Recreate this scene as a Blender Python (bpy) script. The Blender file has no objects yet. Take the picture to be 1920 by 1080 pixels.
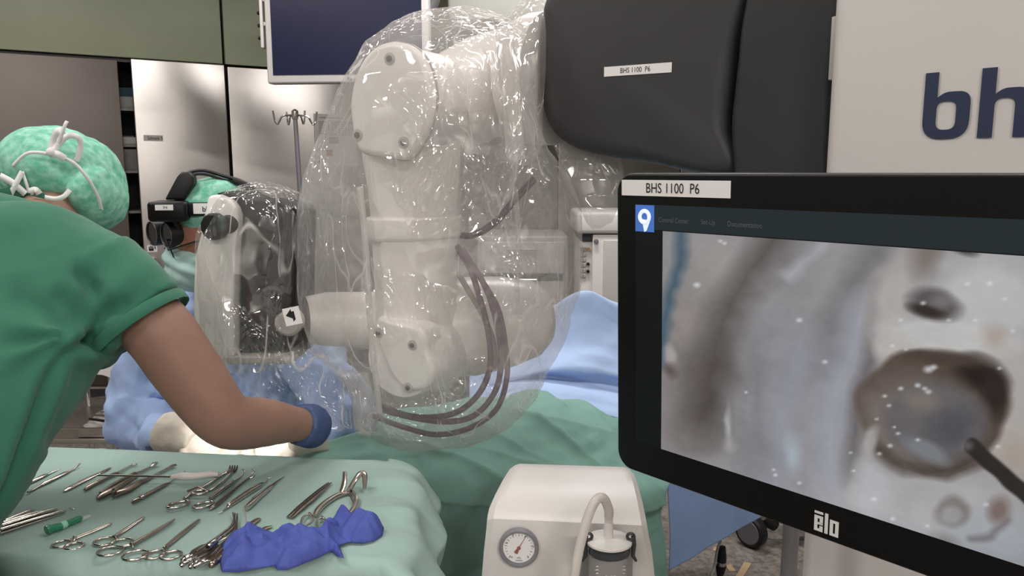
import bpy, bmesh, math, random
import numpy as np
from mathutils import Vector, Matrix, noise
random.seed(7)
scene = bpy.context.scene
C = scene.collection

# ---------------------------------------------------------------- camera
F = 1450.0            # focal length in pixels of the 1920x1080 frame
CAM = Vector((0, 0, 1.4))
PITCH = math.radians(8.55)
cam_data = bpy.data.cameras.new('camera')
cam_data.sensor_width = 36.0
cam_data.lens = F / 1920 * 36.0
cam_data.clip_start = 0.02
cam = bpy.data.objects.new('camera', cam_data)
C.objects.link(cam)
cam.location = CAM
cam.rotation_euler = (math.pi / 2 - PITCH, 0, 0)
scene.camera = cam

# ---------------------------------------------------------------- world, lights, exposure
scene.view_settings.view_transform = 'Standard'
scene.view_settings.look = 'None'
scene.view_settings.gamma = 1.0
scene.view_settings.exposure = -0.10
scene.view_settings.use_curve_mapping = False
scene.cycles.max_bounces = 6
scene.cycles.diffuse_bounces = 4
scene.cycles.glossy_bounces = 3
scene.cycles.transparent_max_bounces = 20
scene.cycles.caustics_reflective = False
scene.cycles.caustics_refractive = False
scene.cycles.sample_clamp_indirect = 6.0
world = bpy.data.worlds.new('world'); scene.world = world
world.use_nodes = True
world.node_tree.nodes['Background'].inputs[0].default_value = (0.9, 0.93, 1.0, 1)
world.node_tree.nodes['Background'].inputs[1].default_value = 0.10

CEIL = 2.95
def area(name, loc, sx, sy, power, color=(1, .966, .95), target=None, spread=180):
    l = bpy.data.lights.new(name, 'AREA')
    l.shape = 'RECTANGLE'; l.size = sx; l.size_y = sy
    l.energy = power; l.color = color; l.spread = math.radians(spread)
    o = bpy.data.objects.new(name, l); C.objects.link(o)
    o.location = loc
    if target is not None:
        d = Vector(target) - Vector(loc)
        o.rotation_euler = d.to_track_quat('-Z', 'Y').to_euler()
    return o
LIGHT_SPOTS = [(-1.5, 1.0, 28), (0.5, 1.3, 12), (-1.7, 3.0, 32), (0.3, 3.3, 50), (1.9, 1.2, 30), (-0.8, -2.1, 62), (1.2, -2.3, 112)]
for i, (x, y, pw) in enumerate(LIGHT_SPOTS):
    area('ceiling_lamp_light', (x, y, CEIL - .05), 1.15, .3, pw * 0.80)

# ---------------------------------------------------------------- pixel helpers (photo pixel + depth -> point in the room)
_fw = Vector((0, math.cos(PITCH), -math.sin(PITCH)))
_up = Vector((0, math.sin(PITCH), math.cos(PITCH)))
def ray(px, py):
    return Vector((1, 0, 0)) * ((px - 960) / F) + _up * ((540 - py) / F) + _fw
def at(px, py, Y):
    d = ray(px, py)
    return CAM + d * (Y / d.y)
def onz(px, py, z):
    d = ray(px, py)
    return CAM + d * ((z - CAM.z) / d.z)
def onplane(px, py, o, n):
    d = ray(px, py)
    return CAM + d * ((o - CAM).dot(n) / d.dot(n))
def mpp(Y):
    return Y / F

# ---------------------------------------------------------------- materials
def lin(h):
    if isinstance(h, str):
        h = h.lstrip('#'); c = [int(h[i:i + 2], 16) / 255 for i in (0, 2, 4)]
    else:
        c = list(h)
    return tuple((x / 12.92 if x <= .04045 else ((x + .055) / 1.055) ** 2.4) for x in c) + (1,)
MATS = {}
def mat(name, col, rough=.5, metal=0.0, spec=.5, var=0.0, vscale=8, bump=0.0, bscale=60, stretch=(1, 1, 1), bdist=.002,
        col2=None, sheen=0.0, coat=0.0, emit=0.0, sss=0.0, aniso=0.0, alpha=1.0, detail=4):
    if name in MATS: return MATS[name]
    m = bpy.data.materials.new(name); m.use_nodes = True
    nt = m.node_tree; b = nt.nodes['Principled BSDF']
    b.inputs['Base Color'].default_value = lin(col)
    b.inputs['Roughness'].default_value = rough
    b.inputs['Metallic'].default_value = metal
    b.inputs['Specular IOR Level'].default_value = spec
    b.inputs['Sheen Weight'].default_value = sheen
    b.inputs['Coat Weight'].default_value = coat
    b.inputs['Anisotropic'].default_value = aniso
    b.inputs['Alpha'].default_value = alpha
    if sss:
        b.inputs['Subsurface Weight'].default_value = sss
        b.inputs['Subsurface Radius'].default_value = (.012, .005, .003)
    if emit:
        b.inputs['Emission Color'].default_value = lin(col)
        b.inputs['Emission Strength'].default_value = emit
    if var or bump:
        tc = nt.nodes.new('ShaderNodeTexCoord'); mp = nt.nodes.new('ShaderNodeMapping')
        mp.inputs['Scale'].default_value = stretch
        nt.links.new(tc.outputs['Object'], mp.inputs['Vector'])
    if var:
        n = nt.nodes.new('ShaderNodeTexNoise'); n.inputs['Scale'].default_value = vscale; n.inputs['Detail'].default_value = detail
        nt.links.new(mp.outputs[0], n.inputs['Vector'])
        r = nt.nodes.new('ShaderNodeValToRGB')
        c1 = lin(col); c2 = lin(col2) if col2 else tuple(x * (1 - var) for x in c1[:3]) + (1,)
        r.color_ramp.elements[0].position = .35; r.color_ramp.elements[0].color = c2
        r.color_ramp.elements[1].position = .65; r.color_ramp.elements[1].color = c1
        nt.links.new(n.outputs['Fac'], r.inputs['Fac']); nt.links.new(r.outputs[0], b.inputs['Base Color'])
    if bump:
        n2 = nt.nodes.new('ShaderNodeTexNoise'); n2.inputs['Scale'].default_value = bscale; n2.inputs['Detail'].default_value = 3
        nt.links.new(mp.outputs[0], n2.inputs['Vector'])
        bp = nt.nodes.new('ShaderNodeBump'); bp.inputs['Strength'].default_value = bump; bp.inputs['Distance'].default_value = bdist
        nt.links.new(n2.outputs['Fac'], bp.inputs['Height']); nt.links.new(bp.outputs[0], b.inputs['Normal'])
    MATS[name] = m
    return m
def film_mat(name, veil=.2, tint='f8f4f1', gloss=.12, bump=.7, bscale=26, rough=.06, lines=.6, thr=.44):
    """clear thin plastic sheeting: see-through, faintly milky, glossy, with whitened crease lines"""
    m = bpy.data.materials.new(name); m.use_nodes = True
    nt = m.node_tree; nt.nodes.clear(); N = nt.nodes.new; L = nt.links.new
    def math_(op, a, b=None, clamp=False):
        n = N('ShaderNodeMath'); n.operation = op; n.use_clamp = clamp
        for i_, x in enumerate((a, b)):
            if x is None: continue
            if isinstance(x, (int, float)): n.inputs[i_].default_value = x
            else: L(x, n.inputs[i_])
        return n.outputs[0]
    def rng_(x, a, b, c, d):
        n = N('ShaderNodeMapRange'); n.inputs[1].default_value = a; n.inputs[2].default_value = b; n.inputs[3].default_value = c; n.inputs[4].default_value = d
        L(x, n.inputs[0]); return n.outputs[0]
    out = N('ShaderNodeOutputMaterial'); tr = N('ShaderNodeBsdfTransparent'); tr.inputs[0].default_value = (.99, .985, .98, 1)
    df = N('ShaderNodeBsdfDiffuse'); df.inputs[0].default_value = lin(tint)
    tl = N('ShaderNodeBsdfTranslucent'); tl.inputs[0].default_value = lin(tint)
    dm = N('ShaderNodeMixShader'); dm.inputs[0].default_value = .4; L(df.outputs[0], dm.inputs[1]); L(tl.outputs[0], dm.inputs[2])
    vm = N('ShaderNodeMixShader'); L(tr.outputs[0], vm.inputs[1]); L(dm.outputs[0], vm.inputs[2])
    gl = N('ShaderNodeBsdfGlossy'); gl.inputs['Roughness'].default_value = rough
    gm = N('ShaderNodeMixShader'); gm.inputs[0].default_value = gloss; L(vm.outputs[0], gm.inputs[1]); L(gl.outputs[0], gm.inputs[2])
    L(gm.outputs[0], out.inputs[0])
    tc = N('ShaderNodeTexCoord'); mp = N('ShaderNodeMapping'); mp.inputs['Scale'].default_value = (1, 1, .6); L(tc.outputs['Object'], mp.inputs[0])
    def noise_(s, d=3, src=None):
        n = N('ShaderNodeTexNoise'); n.inputs['Scale'].default_value = s; n.inputs['Detail'].default_value = d; L(src or mp.outputs[0], n.inputs['Vector']); return n
    wn = noise_(7, 2); wa = N('ShaderNodeVectorMath'); wa.operation = 'MULTIPLY_ADD'; L(wn.outputs['Color'], wa.inputs[0]); wa.inputs[1].default_value = (.16, .16, .16); L(mp.outputs[0], wa.inputs[2])
    def vor_(s, f='F1'):
        n = N('ShaderNodeTexVoronoi'); n.inputs['Scale'].default_value = s; n.feature = f; L(wa.outputs[0], n.inputs['Vector']); return n.outputs['Distance']
    k2 = rng_(noise_(6, 3, tc.outputs['Object']).outputs['Fac'], .48, .58, 0, 1)
    def streak(rot, scl, s_, width, thr):
        mq = N('ShaderNodeMapping'); mq.inputs['Rotation'].default_value = rot; mq.inputs['Scale'].default_value = scl; L(tc.outputs['Object'], mq.inputs[0])
        f = noise_(s_, 1.5, mq.outputs[0]).outputs['Fac']
        line = rng_(math_('ABSOLUTE', math_('SUBTRACT', f, .5)), 0, width, 1, 0)
        return math_('MULTIPLY', line, rng_(noise_(9, 2, tc.outputs['Object']).outputs['Fac'], thr, thr + .1, 0, 1))
    l1 = streak((0, .25, 0), (1, 1, .22), 9, .012, thr); l2 = streak((.2, -.75, .1), (1, 1, .25), 8, .010, thr + .02); l3 = streak((0, 1.25, .3), (1, 1, .3), 7, .010, thr + .05)
    ln = math_('MULTIPLY', math_('MAXIMUM', math_('MAXIMUM', l1, l2), l3), lines, True)
    base = rng_(noise_(11, 5).outputs['Fac'], .3, .7, veil * .7, veil * 1.35)
    L(math_('MAXIMUM', base, ln), vm.inputs[0])
    h = math_('ADD', math_('MULTIPLY', vor_(bscale * .45), 1.6), math_('MULTIPLY', math_('MULTIPLY', vor_(bscale * 2.6), k2), 1.8))
    bp = N('ShaderNodeBump'); bp.inputs['Strength'].default_value = bump; bp.inputs['Distance'].default_value = .012
    L(h, bp.inputs['Height']); L(bp.outputs[0], gl.inputs['Normal'])
    MATS[name] = m
    return m
steel = mat('stainless_sheet', 'c6c0bb', .34, 1.0, var=.06, vscale=5, bump=.14, bscale=2.4, bdist=.03, stretch=(1, 1, .7))
steel_d = mat('dull_steel_sheet', '6f6762', .5, 1.0, var=.08, vscale=3, bump=.05, bscale=3, bdist=.01)
greenpanel = mat('green_enamel_panel', '9aa086', .38, 0, .5, var=.05, vscale=3)
wallpaint = mat('pale_wall_paint', 'd2cfc8', .7)
dark = mat('dark_gap', '17161a', .7)
instr = mat('instrument_steel', 'cbc3bb', .22, 1.0, bump=.12, bscale=90, bdist=.001)
instr_d = mat('dark_instrument_steel', '978c83', .28, 1.0, bump=.15, bscale=60, bdist=.001)
chrome = mat('chrome', 'cfcac6', .14, 1.0)
white = mat('white_enamel_plastic', 'd8d3cf', .36, 0, .5, var=.03, vscale=4)
white_arm = mat('white_arm_shell', 'f3eeea', .3, 0, .5)
whitepaper = mat('white_label', 'efecea', .6)
ink = mat('black_ink', '151517', .6)
black_gloss = mat('black_bezel_plastic', '070707', .42, 0, .3)
black_soft = mat('black_rubber_plastic', '19181a', .5, 0, .4)
black_shell = mat('charcoal_shell', '3a3a3b', .55, 0, .4, bump=.12, bscale=900, bdist=.0005)
grey_metal = mat('grey_painted_metal', '77767a', .4, .3)
grey_light = mat('light_grey_plastic', 'b8b3ae', .45)
scrub = mat('green_scrub_cotton', '366e58', .85, 0, .2, var=.06, vscale=30, bump=.25, bscale=420, bdist=.0008, sheen=.15)
capmat = mat('green_cap_nonwoven', '9ad0ba', .75, 0, .3, col2='5fae92', var=.3, vscale=60, bump=.6, bscale=60, bdist=.004, detail=6)  # two-tone noise paints the light and shade of crinkles into the cap colour
gown = mat('blue_gown_nonwoven', 'a6bde8', .75, 0, .3, var=.05, vscale=18, bump=.3, bscale=260, bdist=.0008, sheen=.1)
bluedrape = mat('blue_drape_nonwoven', 'a6bbdf', .78, 0, .3, var=.05, vscale=14, bump=.3, bscale=260, bdist=.0008)
greendrape = mat('green_drape_cotton', '799e93', .85, 0, .2, var=.06, vscale=14, bump=.3, bscale=360, bdist=.0008)
tabledrape = mat('pale_green_drape_nonwoven', '9eb8b0', .8, 0, .25, var=.04, vscale=12, bump=.3, bscale=300, bdist=.0008)
wrapblue = mat('blue_wrap_nonwoven', '4f5ca8', .75, 0, .3, var=.07, vscale=30, bump=.35, bscale=220, bdist=.0012)
skin = mat('skin', '967465', .55, 0, .4, var=.10, vscale=26, bump=.2, bscale=160, bdist=.0012, sss=.06)
skin2 = mat('skin_face', 'b5806b', .55, 0, .4, var=.08, vscale=40, sss=.06)
hair = mat('dark_hair', '2a211e', .6, var=.3, vscale=90, bump=.5, bscale=200)
latex = mat('cream_latex', 'e6dacb', .5, 0, .4, var=.06, vscale=30, bump=.5, bscale=60, bdist=.003)
navyglove = mat('navy_nitrile', '3b4d74', .5, 0, .4, bump=.4, bscale=70, bdist=.002)
ribbonw = mat('white_tie_ribbon', 'e9e6e4', .8)
maskmat = mat('pale_green_mask', 'b9dcd6', .85, var=.04, vscale=20, bump=.25, bscale=120)
maskwhite = mat('white_mask_edge', 'e0e6e3', .85)
purple = mat('purple_braided_cable', '5d3b52', .6, var=.25, vscale=220, bump=.5, bscale=350)
film = film_mat('clear_drape_film', veil=.20)
film2 = film_mat('clear_drape_film_thin', veil=.06, bump=1.0, bscale=34, gloss=.16, lines=.75, thr=.40)
film_white = film_mat('milky_film_band', veil=.4, bump=.3)

# ---------------------------------------------------------------- mesh helpers
class MB:
    def __init__(s): s.v = []; s.f = []
    def add(s, vs, fs):
        o = len(s.v); s.v += [tuple(x) for x in vs]; s.f += [tuple(i + o for i in f) for f in fs]; return s
    def box(s, c, size, R=None, taper=1.0):
        c = Vector(c); hx, hy, hz = size[0] / 2, size[1] / 2, size[2] / 2
        R = R or Matrix.Identity(3); vs = []
        for z in (-1, 1):
            k = taper if z > 0 else 1
            for x, y in ((-1, -1), (1, -1), (1, 1), (-1, 1)):
                vs.append(c + R @ Vector((x * hx * k, y * hy * k, z * hz)))
        return s.add(vs, [(3, 2, 1, 0), (4, 5, 6, 7), (0, 1, 5, 4), (1, 2, 6, 5), (2, 3, 7, 6), (3, 0, 4, 7)])
    def loft(s, rings, caps=True, closed=True):
        n = len(rings[0]); vs = [p for r in rings for p in r]; fs = []
        for i in range(len(rings) - 1):
            for j in range(n if closed else n - 1):
                k = (j + 1) % n
                fs.append((i * n + j, i * n + k, (i + 1) * n + k, (i + 1) * n + j))
        if caps and closed:
            fs.append(tuple(reversed(range(n)))); fs.append(tuple((len(rings) - 1) * n + j for j in range(n)))
        return s.add(vs, fs)
    def tube(s, pts, rad, seg=12, flat=1.0, up=None, caps=True):
        pts = [Vector(p) for p in pts]
        if not isinstance(rad, (list, tuple)): rad = [rad] * len(pts)
        rings = []; prev = None
        for i, p in enumerate(pts):
            t = (pts[min(i + 1, len(pts) - 1)] - pts[max(i - 1, 0)])
            if t.length < 1e-9: t = Vector((0, 0, 1))
            t.normalize()
            if prev is None:
                ref = Vector(up) if up else (Vector((0, 0, 1)) if abs(t.z) < .95 else Vector((0, 1, 0)))
            else: ref = prev
            n = (ref - t * ref.dot(t))
            if n.length < 1e-6: n = t.orthogonal()
            n.normalize(); prev = n; b = t.cross(n)
            r = rad[i]
            ra, rb = (r if isinstance(r, (tuple, list)) else (r, r * flat))     # ra across, rb along up
            rings.append([p + b * (math.cos(2 * math.pi * k / seg) * ra) + n * (math.sin(2 * math.pi * k / seg) * rb) for k in range(seg)])
        return s.loft(rings, caps)
    def lathe(s, prof, origin, axis=(0, 0, 1), seg=32):
        origin = Vector(origin); a = Vector(axis).normalized(); u = a.orthogonal().normalized(); w = a.cross(u)
        rings = [[origin + a * h + (u * math.cos(2 * math.pi * k / seg) + w * math.sin(2 * math.pi * k / seg)) * max(r, 1e-5) for k in range(seg)] for r, h in prof]
        return s.loft(rings, True)
    def prism(s, pts2, o, u, v, w, depth):
        """outline in the plane (o,u,v), pushed along w by depth"""
        o, u, v, w = Vector(o), Vector(u), Vector(v), Vector(w); n = len(pts2)
        a = [o + u * x + v * y for x, y in pts2]; b = [p + w * depth for p in a]
        return s.add(a + b, [tuple(reversed(range(n))), tuple(range(n, 2 * n))] + [(i, (i + 1) % n, n + (i + 1) % n, n + i) for i in range(n)])
    def ell(s, c, r, R=None, seg=24, rings=14):
        c = Vector(c); R = R or Matrix.Identity(3); vs = []; fs = []
        for i in range(rings + 1):
            th = math.pi * i / rings
            for j in range(seg):
                ph = 2 * math.pi * j / seg
                q = Vector((math.sin(th) * math.cos(ph) * r[0], math.sin(th) * math.sin(ph) * r[1], math.cos(th) * r[2]))
                vs.append(c + R @ q)
        for i in range(rings):
            for j in range(seg):
                k = (j + 1) % seg
                fs.append((i * seg + j, i * seg + k, (i + 1) * seg + k, (i + 1) * seg + j))
        return s.add(vs, fs)
    def torus(s, c, R, r, ax=(0, 0, 1), seg=28, sub=10, u=None, ry=None):
        c = Vector(c); a = Vector(ax).normalized(); u = (Vector(u) if u else a.orthogonal()).normalized(); w = a.cross(u); vs = []; fs = []
        ry = ry or R
        for i in range(seg):
            t = 2 * math.pi * i / seg
            p = u * math.cos(t) * R + w * math.sin(t) * ry; d = p.normalized()
            for j in range(sub):
                f = 2 * math.pi * j / sub
                vs.append(c + p + d * math.cos(f) * r + a * math.sin(f) * r)
        for i in range(seg):
            for j in range(sub):
                i2, j2 = (i + 1) % seg, (j + 1) % sub
                fs.append((i * sub + j, i2 * sub + j, i2 * sub + j2, i * sub + j2))
        return s.add(vs, fs)
    def mesh(s, name):
        me = bpy.data.meshes.new(name); me.from_pydata(s.v, [], s.f); me.validate(); return me
def finish(me, bevel=0, seg=3, angle=38, merge=False):
    bm = bmesh.new(); bm.from_mesh(me)
    if merge: bmesh.ops.remove_doubles(bm, verts=bm.verts, dist=1e-5)
    bmesh.ops.recalc_face_normals(bm, faces=bm.faces)
    if bevel:
        es = [e for e in bm.edges if len(e.link_faces) == 2 and e.calc_face_angle(0) > math.radians(30)]
        bmesh.ops.bevel(bm, geom=es, offset=bevel, segments=seg, affect='EDGES', clamp_overlap=True, profile=.5)
    for f in bm.faces: f.smooth = True
    bm.to_mesh(me); bm.free()
    me.set_sharp_from_angle(angle=math.radians(angle))
    return me
def tag(o, label=None, cat=None, group=None, kind=None):
    if label: o['label'] = label
    if cat: o['category'] = cat
    if group: o['group'] = group
    if kind: o['kind'] = kind
    return o
def link(name, me, m=None, parent=None):
    o = bpy.data.objects.new(name, me); C.objects.link(o)
    if m: me.materials.append(m)
    if parent is None:
        co = np.empty(len(me.vertices) * 3, np.float32); me.vertices.foreach_get('co', co); co = co.reshape(-1, 3)
        base = Vector(((co[:, 0].min() + co[:, 0].max()) / 2, (co[:, 1].min() + co[:, 1].max()) / 2, co[:, 2].min()))
        me.transform(Matrix.Translation(-base)); o.location = base
    else:
        o.parent = parent
        r = parent; loc = Vector((0, 0, 0))
        while r is not None: loc = loc + r.location; r = r.parent
        me.transform(Matrix.Translation(-loc))
    return o
def obj(name, mb, m, parent=None, bevel=0, seg=3, angle=38, merge=False):
    return link(name, finish(mb.mesh(name), bevel, seg, angle, merge), m, parent)
def thing(name, label, cat, loc, group=None):
    o = bpy.data.objects.new(name, None); C.objects.link(o); o.location = loc; o.empty_display_size = .05
    return tag(o, label, cat, group)
def struct(name, mb, m, label=None, bevel=0):
    o = obj(name, mb, m, None, bevel); o['kind'] = 'structure'
    if label: o['label'] = label
    return o
def mod_apply(o, mods):
    """evaluate modifiers into a plain mesh"""
    for typ, kw in mods:
        md = o.modifiers.new(typ, typ)
        for k, v in kw.items(): setattr(md, k, v)
    dg = bpy.context.evaluated_depsgraph_get(); dg.update()
    me = bpy.data.meshes.new_from_object(o.evaluated_get(dg))
    return me
def blob(name, mb, m, parent, voxel=.008, smooth=6, disp=None, mats=None):
    """overlapping closed shapes grown into one continuous skin"""
    me0 = mb.mesh(name + '_src')
    bm = bmesh.new(); bm.from_mesh(me0); bmesh.ops.recalc_face_normals(bm, faces=bm.faces); bm.to_mesh(me0); bm.free()
    t = bpy.data.objects.new(name + '_src', me0); C.objects.link(t)
    mods = [('REMESH', dict(mode='VOXEL', voxel_size=voxel, use_smooth_shade=True))]
    if smooth: mods.append(('SMOOTH', dict(iterations=smooth, factor=.5)))
    me = mod_apply(t, mods)
    bpy.data.objects.remove(t); bpy.data.meshes.remove(me0)
    me.name = name
    if disp: displace(me, disp)
    for p in me.polygons: p.use_smooth = True
    me.materials.clear()
    return link(name, me, m, parent)
def displace(me, fn):
    n = len(me.vertices)
    co = [v.co.copy() for v in me.vertices]; no = [v.normal.copy() for v in me.vertices]
    for i, v in enumerate(me.vertices):
        d = fn(co[i], no[i])
        v.co = co[i] + (d if isinstance(d, Vector) else no[i] * d)
    me.update()
def nz(p, s, o=0.0): return noise.noise(Vector((p[0] * s + o, p[1] * s + o * 1.7, p[2] * s - o)))
def ridge(p, s, o=0.0): return 1 - abs(nz(p, s, o)) * 2
def vor(p, s, o=0.0):
    d = noise.voronoi(Vector((p[0] * s + o, p[1] * s + o, p[2] * s + o)))[0]
    return d[1] - d[0]
_cr = random.Random(11)
CREASE = []
for _k in range(24):
    _v = Vector((_cr.gauss(0, 1), _cr.gauss(0, 1), _cr.gauss(0, 1))).normalized(); CREASE.append((_v, _cr.uniform(0, 10), _cr.uniform(.7, 1.6)))
def crease(p, scale, seed=0, K=4):
    """sum of straight sharp pleats in several directions, each fading in and out: about -1..1"""
    t = 0.0; p = Vector((p[0], p[1], p[2]))
    for k in range(K):
        n, ph, f = CREASE[(seed * 5 + k) % 24]
        x = p.dot(n) * scale * f + ph + .35 * nz(p, scale * .45, seed + k * 3.1)
        tri = abs((x % 1.0) * 2 - 1) * 2 - 1
        t += tri * max(0, .35 + 1.3 * nz(p, scale * .55, seed * 2.3 + k * 7.7))
    return t / K * 1.6
def cat(p0, p1, p2, p3, t):
    return .5 * ((2 * p1) + (-p0 + p2) * t + (2 * p0 - 5 * p1 + 4 * p2 - p3) * t * t + (-p0 + 3 * p1 - 3 * p2 + p3) * t ** 3)
def spline(pts, n):
    """n samples through points (numpy rows), Catmull-Rom"""
    P = [np.array(p, float) for p in pts]; out = []; m = len(P) - 1
    for i in range(n):
        x = i / (n - 1) * m; k = min(int(x), m - 1); t = x - k
        out.append(cat(P[max(k - 1, 0)], P[k], P[k + 1], P[min(k + 2, m)], t))
    return out
def vspline(pts, n): return [Vector(p) for p in spline([tuple(p) for p in pts], n)]
def patch(name, rows, nu, nv, m, parent=None, disp=None, thick=.0015):
    """smooth cloth sheet through a grid of room points, folds added along the normal"""
    R = [spline([tuple(p) for p in r], nu) for r in rows]
    cols = [spline([R[i][j] for i in range(len(R))], nv) for j in range(nu)]
    mb = MB(); vs = [cols[j][i] for i in range(nv) for j in range(nu)]
    fs = [(i * nu + j, i * nu + j + 1, (i + 1) * nu + j + 1, (i + 1) * nu + j) for i in range(nv - 1) for j in range(nu - 1)]
    mb.add(vs, fs); me = mb.mesh(name)
    for p in me.polygons: p.use_smooth = True
    me.update()
    if disp: displace(me, disp)
    o = link(name, me, m, parent)
    if thick:
        s = o.modifiers.new('thickness', 'SOLIDIFY'); s.thickness = thick; s.offset = 0
    return o
def ribbon(name, pts, width, m, parent, n=40, side=None, thick=.0008, taper=None):
    P = vspline(pts, n); mb = MB(); vs = []
    for i, p in enumerate(P):
        t = (P[min(i + 1, n - 1)] - P[max(i - 1, 0)]).normalized()
        s = Vector(side) if side else Vector((0, -1, 0)).cross(t)
        s = s - t * s.dot(t)
        if s.length < 1e-5: s = t.orthogonal()
        s.normalize(); w = width * (taper(i / (n - 1)) if taper else 1)
        vs += [p - s * w / 2, p + s * w / 2]
    mb.add(vs, [(2 * i, 2 * i + 1, 2 * i + 3, 2 * i + 2) for i in range(n - 1)])
    me = mb.mesh(name)
    for q in me.polygons: q.use_smooth = True
    o = link(name, me, m, parent)
    sd = o.modifiers.new('thickness', 'SOLIDIFY'); sd.thickness = thick; sd.offset = 0
    return o
def text(name, body, o, u, v, h, m, parent, align='LEFT', bold=0.0, depth=.0004, xs=1.0):
    cu = bpy.data.curves.new(name, 'FONT'); cu.body = body; cu.size = 1.0; cu.align_x = align; cu.offset = bold; cu.resolution_u = 4
    t = bpy.data.objects.new(name, cu); C.objects.link(t)
    dg = bpy.context.evaluated_depsgraph_get(); dg.update()
    me = bpy.data.meshes.new_from_object(t.evaluated_get(dg)); bpy.data.objects.remove(t)
    o, u, v = Vector(o), Vector(u).normalized(), Vector(v).normalized(); w = u.cross(v)
    k = h / .7
    for q in me.vertices: q.co = o + u * (q.co.x * k * xs) + v * (q.co.y * k) + w * depth
    me.materials.clear(); me.name = name
    return link(name, me, m, parent)
def quad_label(name, p00, u, v, w, h, m, parent, thick=.0008):
    n = Vector(u).normalized().cross(Vector(v).normalized()); mb = MB()
    mb.prism([(0, 0), (w, 0), (w, h), (0, h)], p00, Vector(u).normalized(), Vector(v).normalized(), n, thick)
    return obj(name, mb, m, parent)
def frame_of(u, n):
    u = Vector(u).normalized(); n = Vector(n).normalized(); v = n.cross(u).normalized()
    return u, v, n
# ================================================================ THE ROOM
W0 = at(0, 96, 4.5)                                   # top of the steel fronts at the photo's left edge
WD = ray(3424, 322); WD.z = 0; WD.normalize()         # direction along the wall (recedes to the right)
WN = Vector((WD.y, -WD.x, 0))                         # towards the camera
ZTOP = W0.z
def wall_s(px, py, off=0.0):
    p = onplane(px, py, W0 + WN * off, WN); return (p - W0).dot(WD), p.z
def wp(s, z, off=0.0): return Vector((W0.x, W0.y, 0)) + WD * s + WN * off + Vector((0, 0, z))
RW = Matrix((WD, -WN, Vector((0, 0, 1)))).transposed()   # local x along the wall, y into it
def wbox(mb, s0, s1, z0, z1, o0, o1):
    return mb.box(wp((s0 + s1) / 2, (z0 + z1) / 2, (o0 + o1) / 2), (s1 - s0, abs(o1 - o0), z1 - z0), RW)

floor_mat = mat('speckled_grey_vinyl', '8b837d', .45, 0, .4, col2='5f5954', var=.3, vscale=55, detail=8)
struct('floor', MB().box((0, 2.5, -.05), (13, 14, .1)), floor_mat, 'grey speckled vinyl floor')
struct('ceiling', MB().box((0, 2.5, CEIL + .05), (13, 14, .1)), mat('ceiling_paint', 'dddbd6', .8), 'pale ceiling')
struct('wall_left', MB().box((-4.4, 1.5, 1.47), (.1, 12, 2.95)), wallpaint)
struct('wall_right', MB().box((5.2, 3.0, 1.47), (.1, 13, 2.95)), wallpaint)
struct('wall_behind', MB().box((.4, -3.2, 1.47), (9.8, .1, 2.95)), wallpaint)
mb = MB(); wbox(mb, -3.2, 9.0, 0, CEIL, -.62, -.56)
wb = struct('wall_back', mb, wallpaint, 'wall clad in steel sheets with green enamel panels above')

sL, _ = wall_s(221, 112); sG, _ = wall_s(243, 108); sR, _ = wall_s(419, 125); sN, _ = wall_s(426, 126)
# green enamel panels over the steel fronts
edges = [-2.6, -1.1, sR + .005, sR + 1.25, sR + 2.6, sR + 3.95, sR + 5.3, sR + 6.65]
for i in range(len(edges) - 1):
    mb = MB(); wbox(mb, edges[i] + .008, edges[i + 1] - .008, ZTOP + .012, CEIL - .002, -.04, .0)
    obj('panel', mb, greenpanel, wb, bevel=.004)
# steel cladding to the right of the cabinet
for i in range(2, len(edges) - 1):
    mb = MB(); wbox(mb, edges[i] + .02 if i == 2 else edges[i] + .008, edges[i + 1] - .008, .1, ZTOP, -.05, -.01)
    o = obj('panel', mb, steel, wb, bevel=.004)
mb = MB(); wbox(mb, -2.6, 9.0, CEIL - .01, CEIL, -.5, -.02); wbox(mb, sR + .03, 9.0, .0, .1, -.5, -.07)
wbox(mb, sR - .01, sR + .05, .0, CEIL - .02, -.4, -.06)
obj('backing', mb, dark, wb)

# ---------------- steel cabinet with one door slid open
cab = thing('steel_cabinet', 'tall stainless steel wall cabinet, one brushed door beside a dark open gap', 'cabinet', wp((sL - 2) / 2, 0))
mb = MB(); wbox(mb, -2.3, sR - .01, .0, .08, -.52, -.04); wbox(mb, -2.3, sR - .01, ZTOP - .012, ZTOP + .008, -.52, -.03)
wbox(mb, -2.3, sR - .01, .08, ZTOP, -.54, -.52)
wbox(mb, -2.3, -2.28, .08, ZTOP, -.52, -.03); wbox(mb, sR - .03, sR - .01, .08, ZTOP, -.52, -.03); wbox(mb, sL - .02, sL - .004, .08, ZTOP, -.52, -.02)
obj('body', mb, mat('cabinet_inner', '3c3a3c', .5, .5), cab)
for z in (.5, .9, 1.15, 1.4, 1.56, 1.78):
    mb = MB(); wbox(mb, sL, sR - .03, z - .008, z + .008, -.51, -.06); obj('shelf', mb, mat('shelf_metal', '77726f', .5, .6), cab)
mb = MB(); wbox(mb, -2.3, sL - .004, .1, ZTOP - .006, -.03, .0)
obj('door', mb, steel_d, cab, bevel=.004)
mb = MB(); wbox(mb, -1.06, -1.045, .1, ZTOP - .006, -.01, .002); obj('door_seam', mb, dark, cab)
mb = MB(); wbox(mb, sG, sR, .1, ZTOP + .004, .005, .035)
dr = obj('door', mb, steel, cab, bevel=.006)
s0, z0 = wall_s(268, 259); s1, _ = wall_s(304, 259)
o_ = wp(s0, z0 - .018, .036)
quad_label('name_strip', o_, WD, (0, 0, 1), s1 - s0, .036, mat('aged_label', 'b9b3ab', .6), dr)
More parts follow.
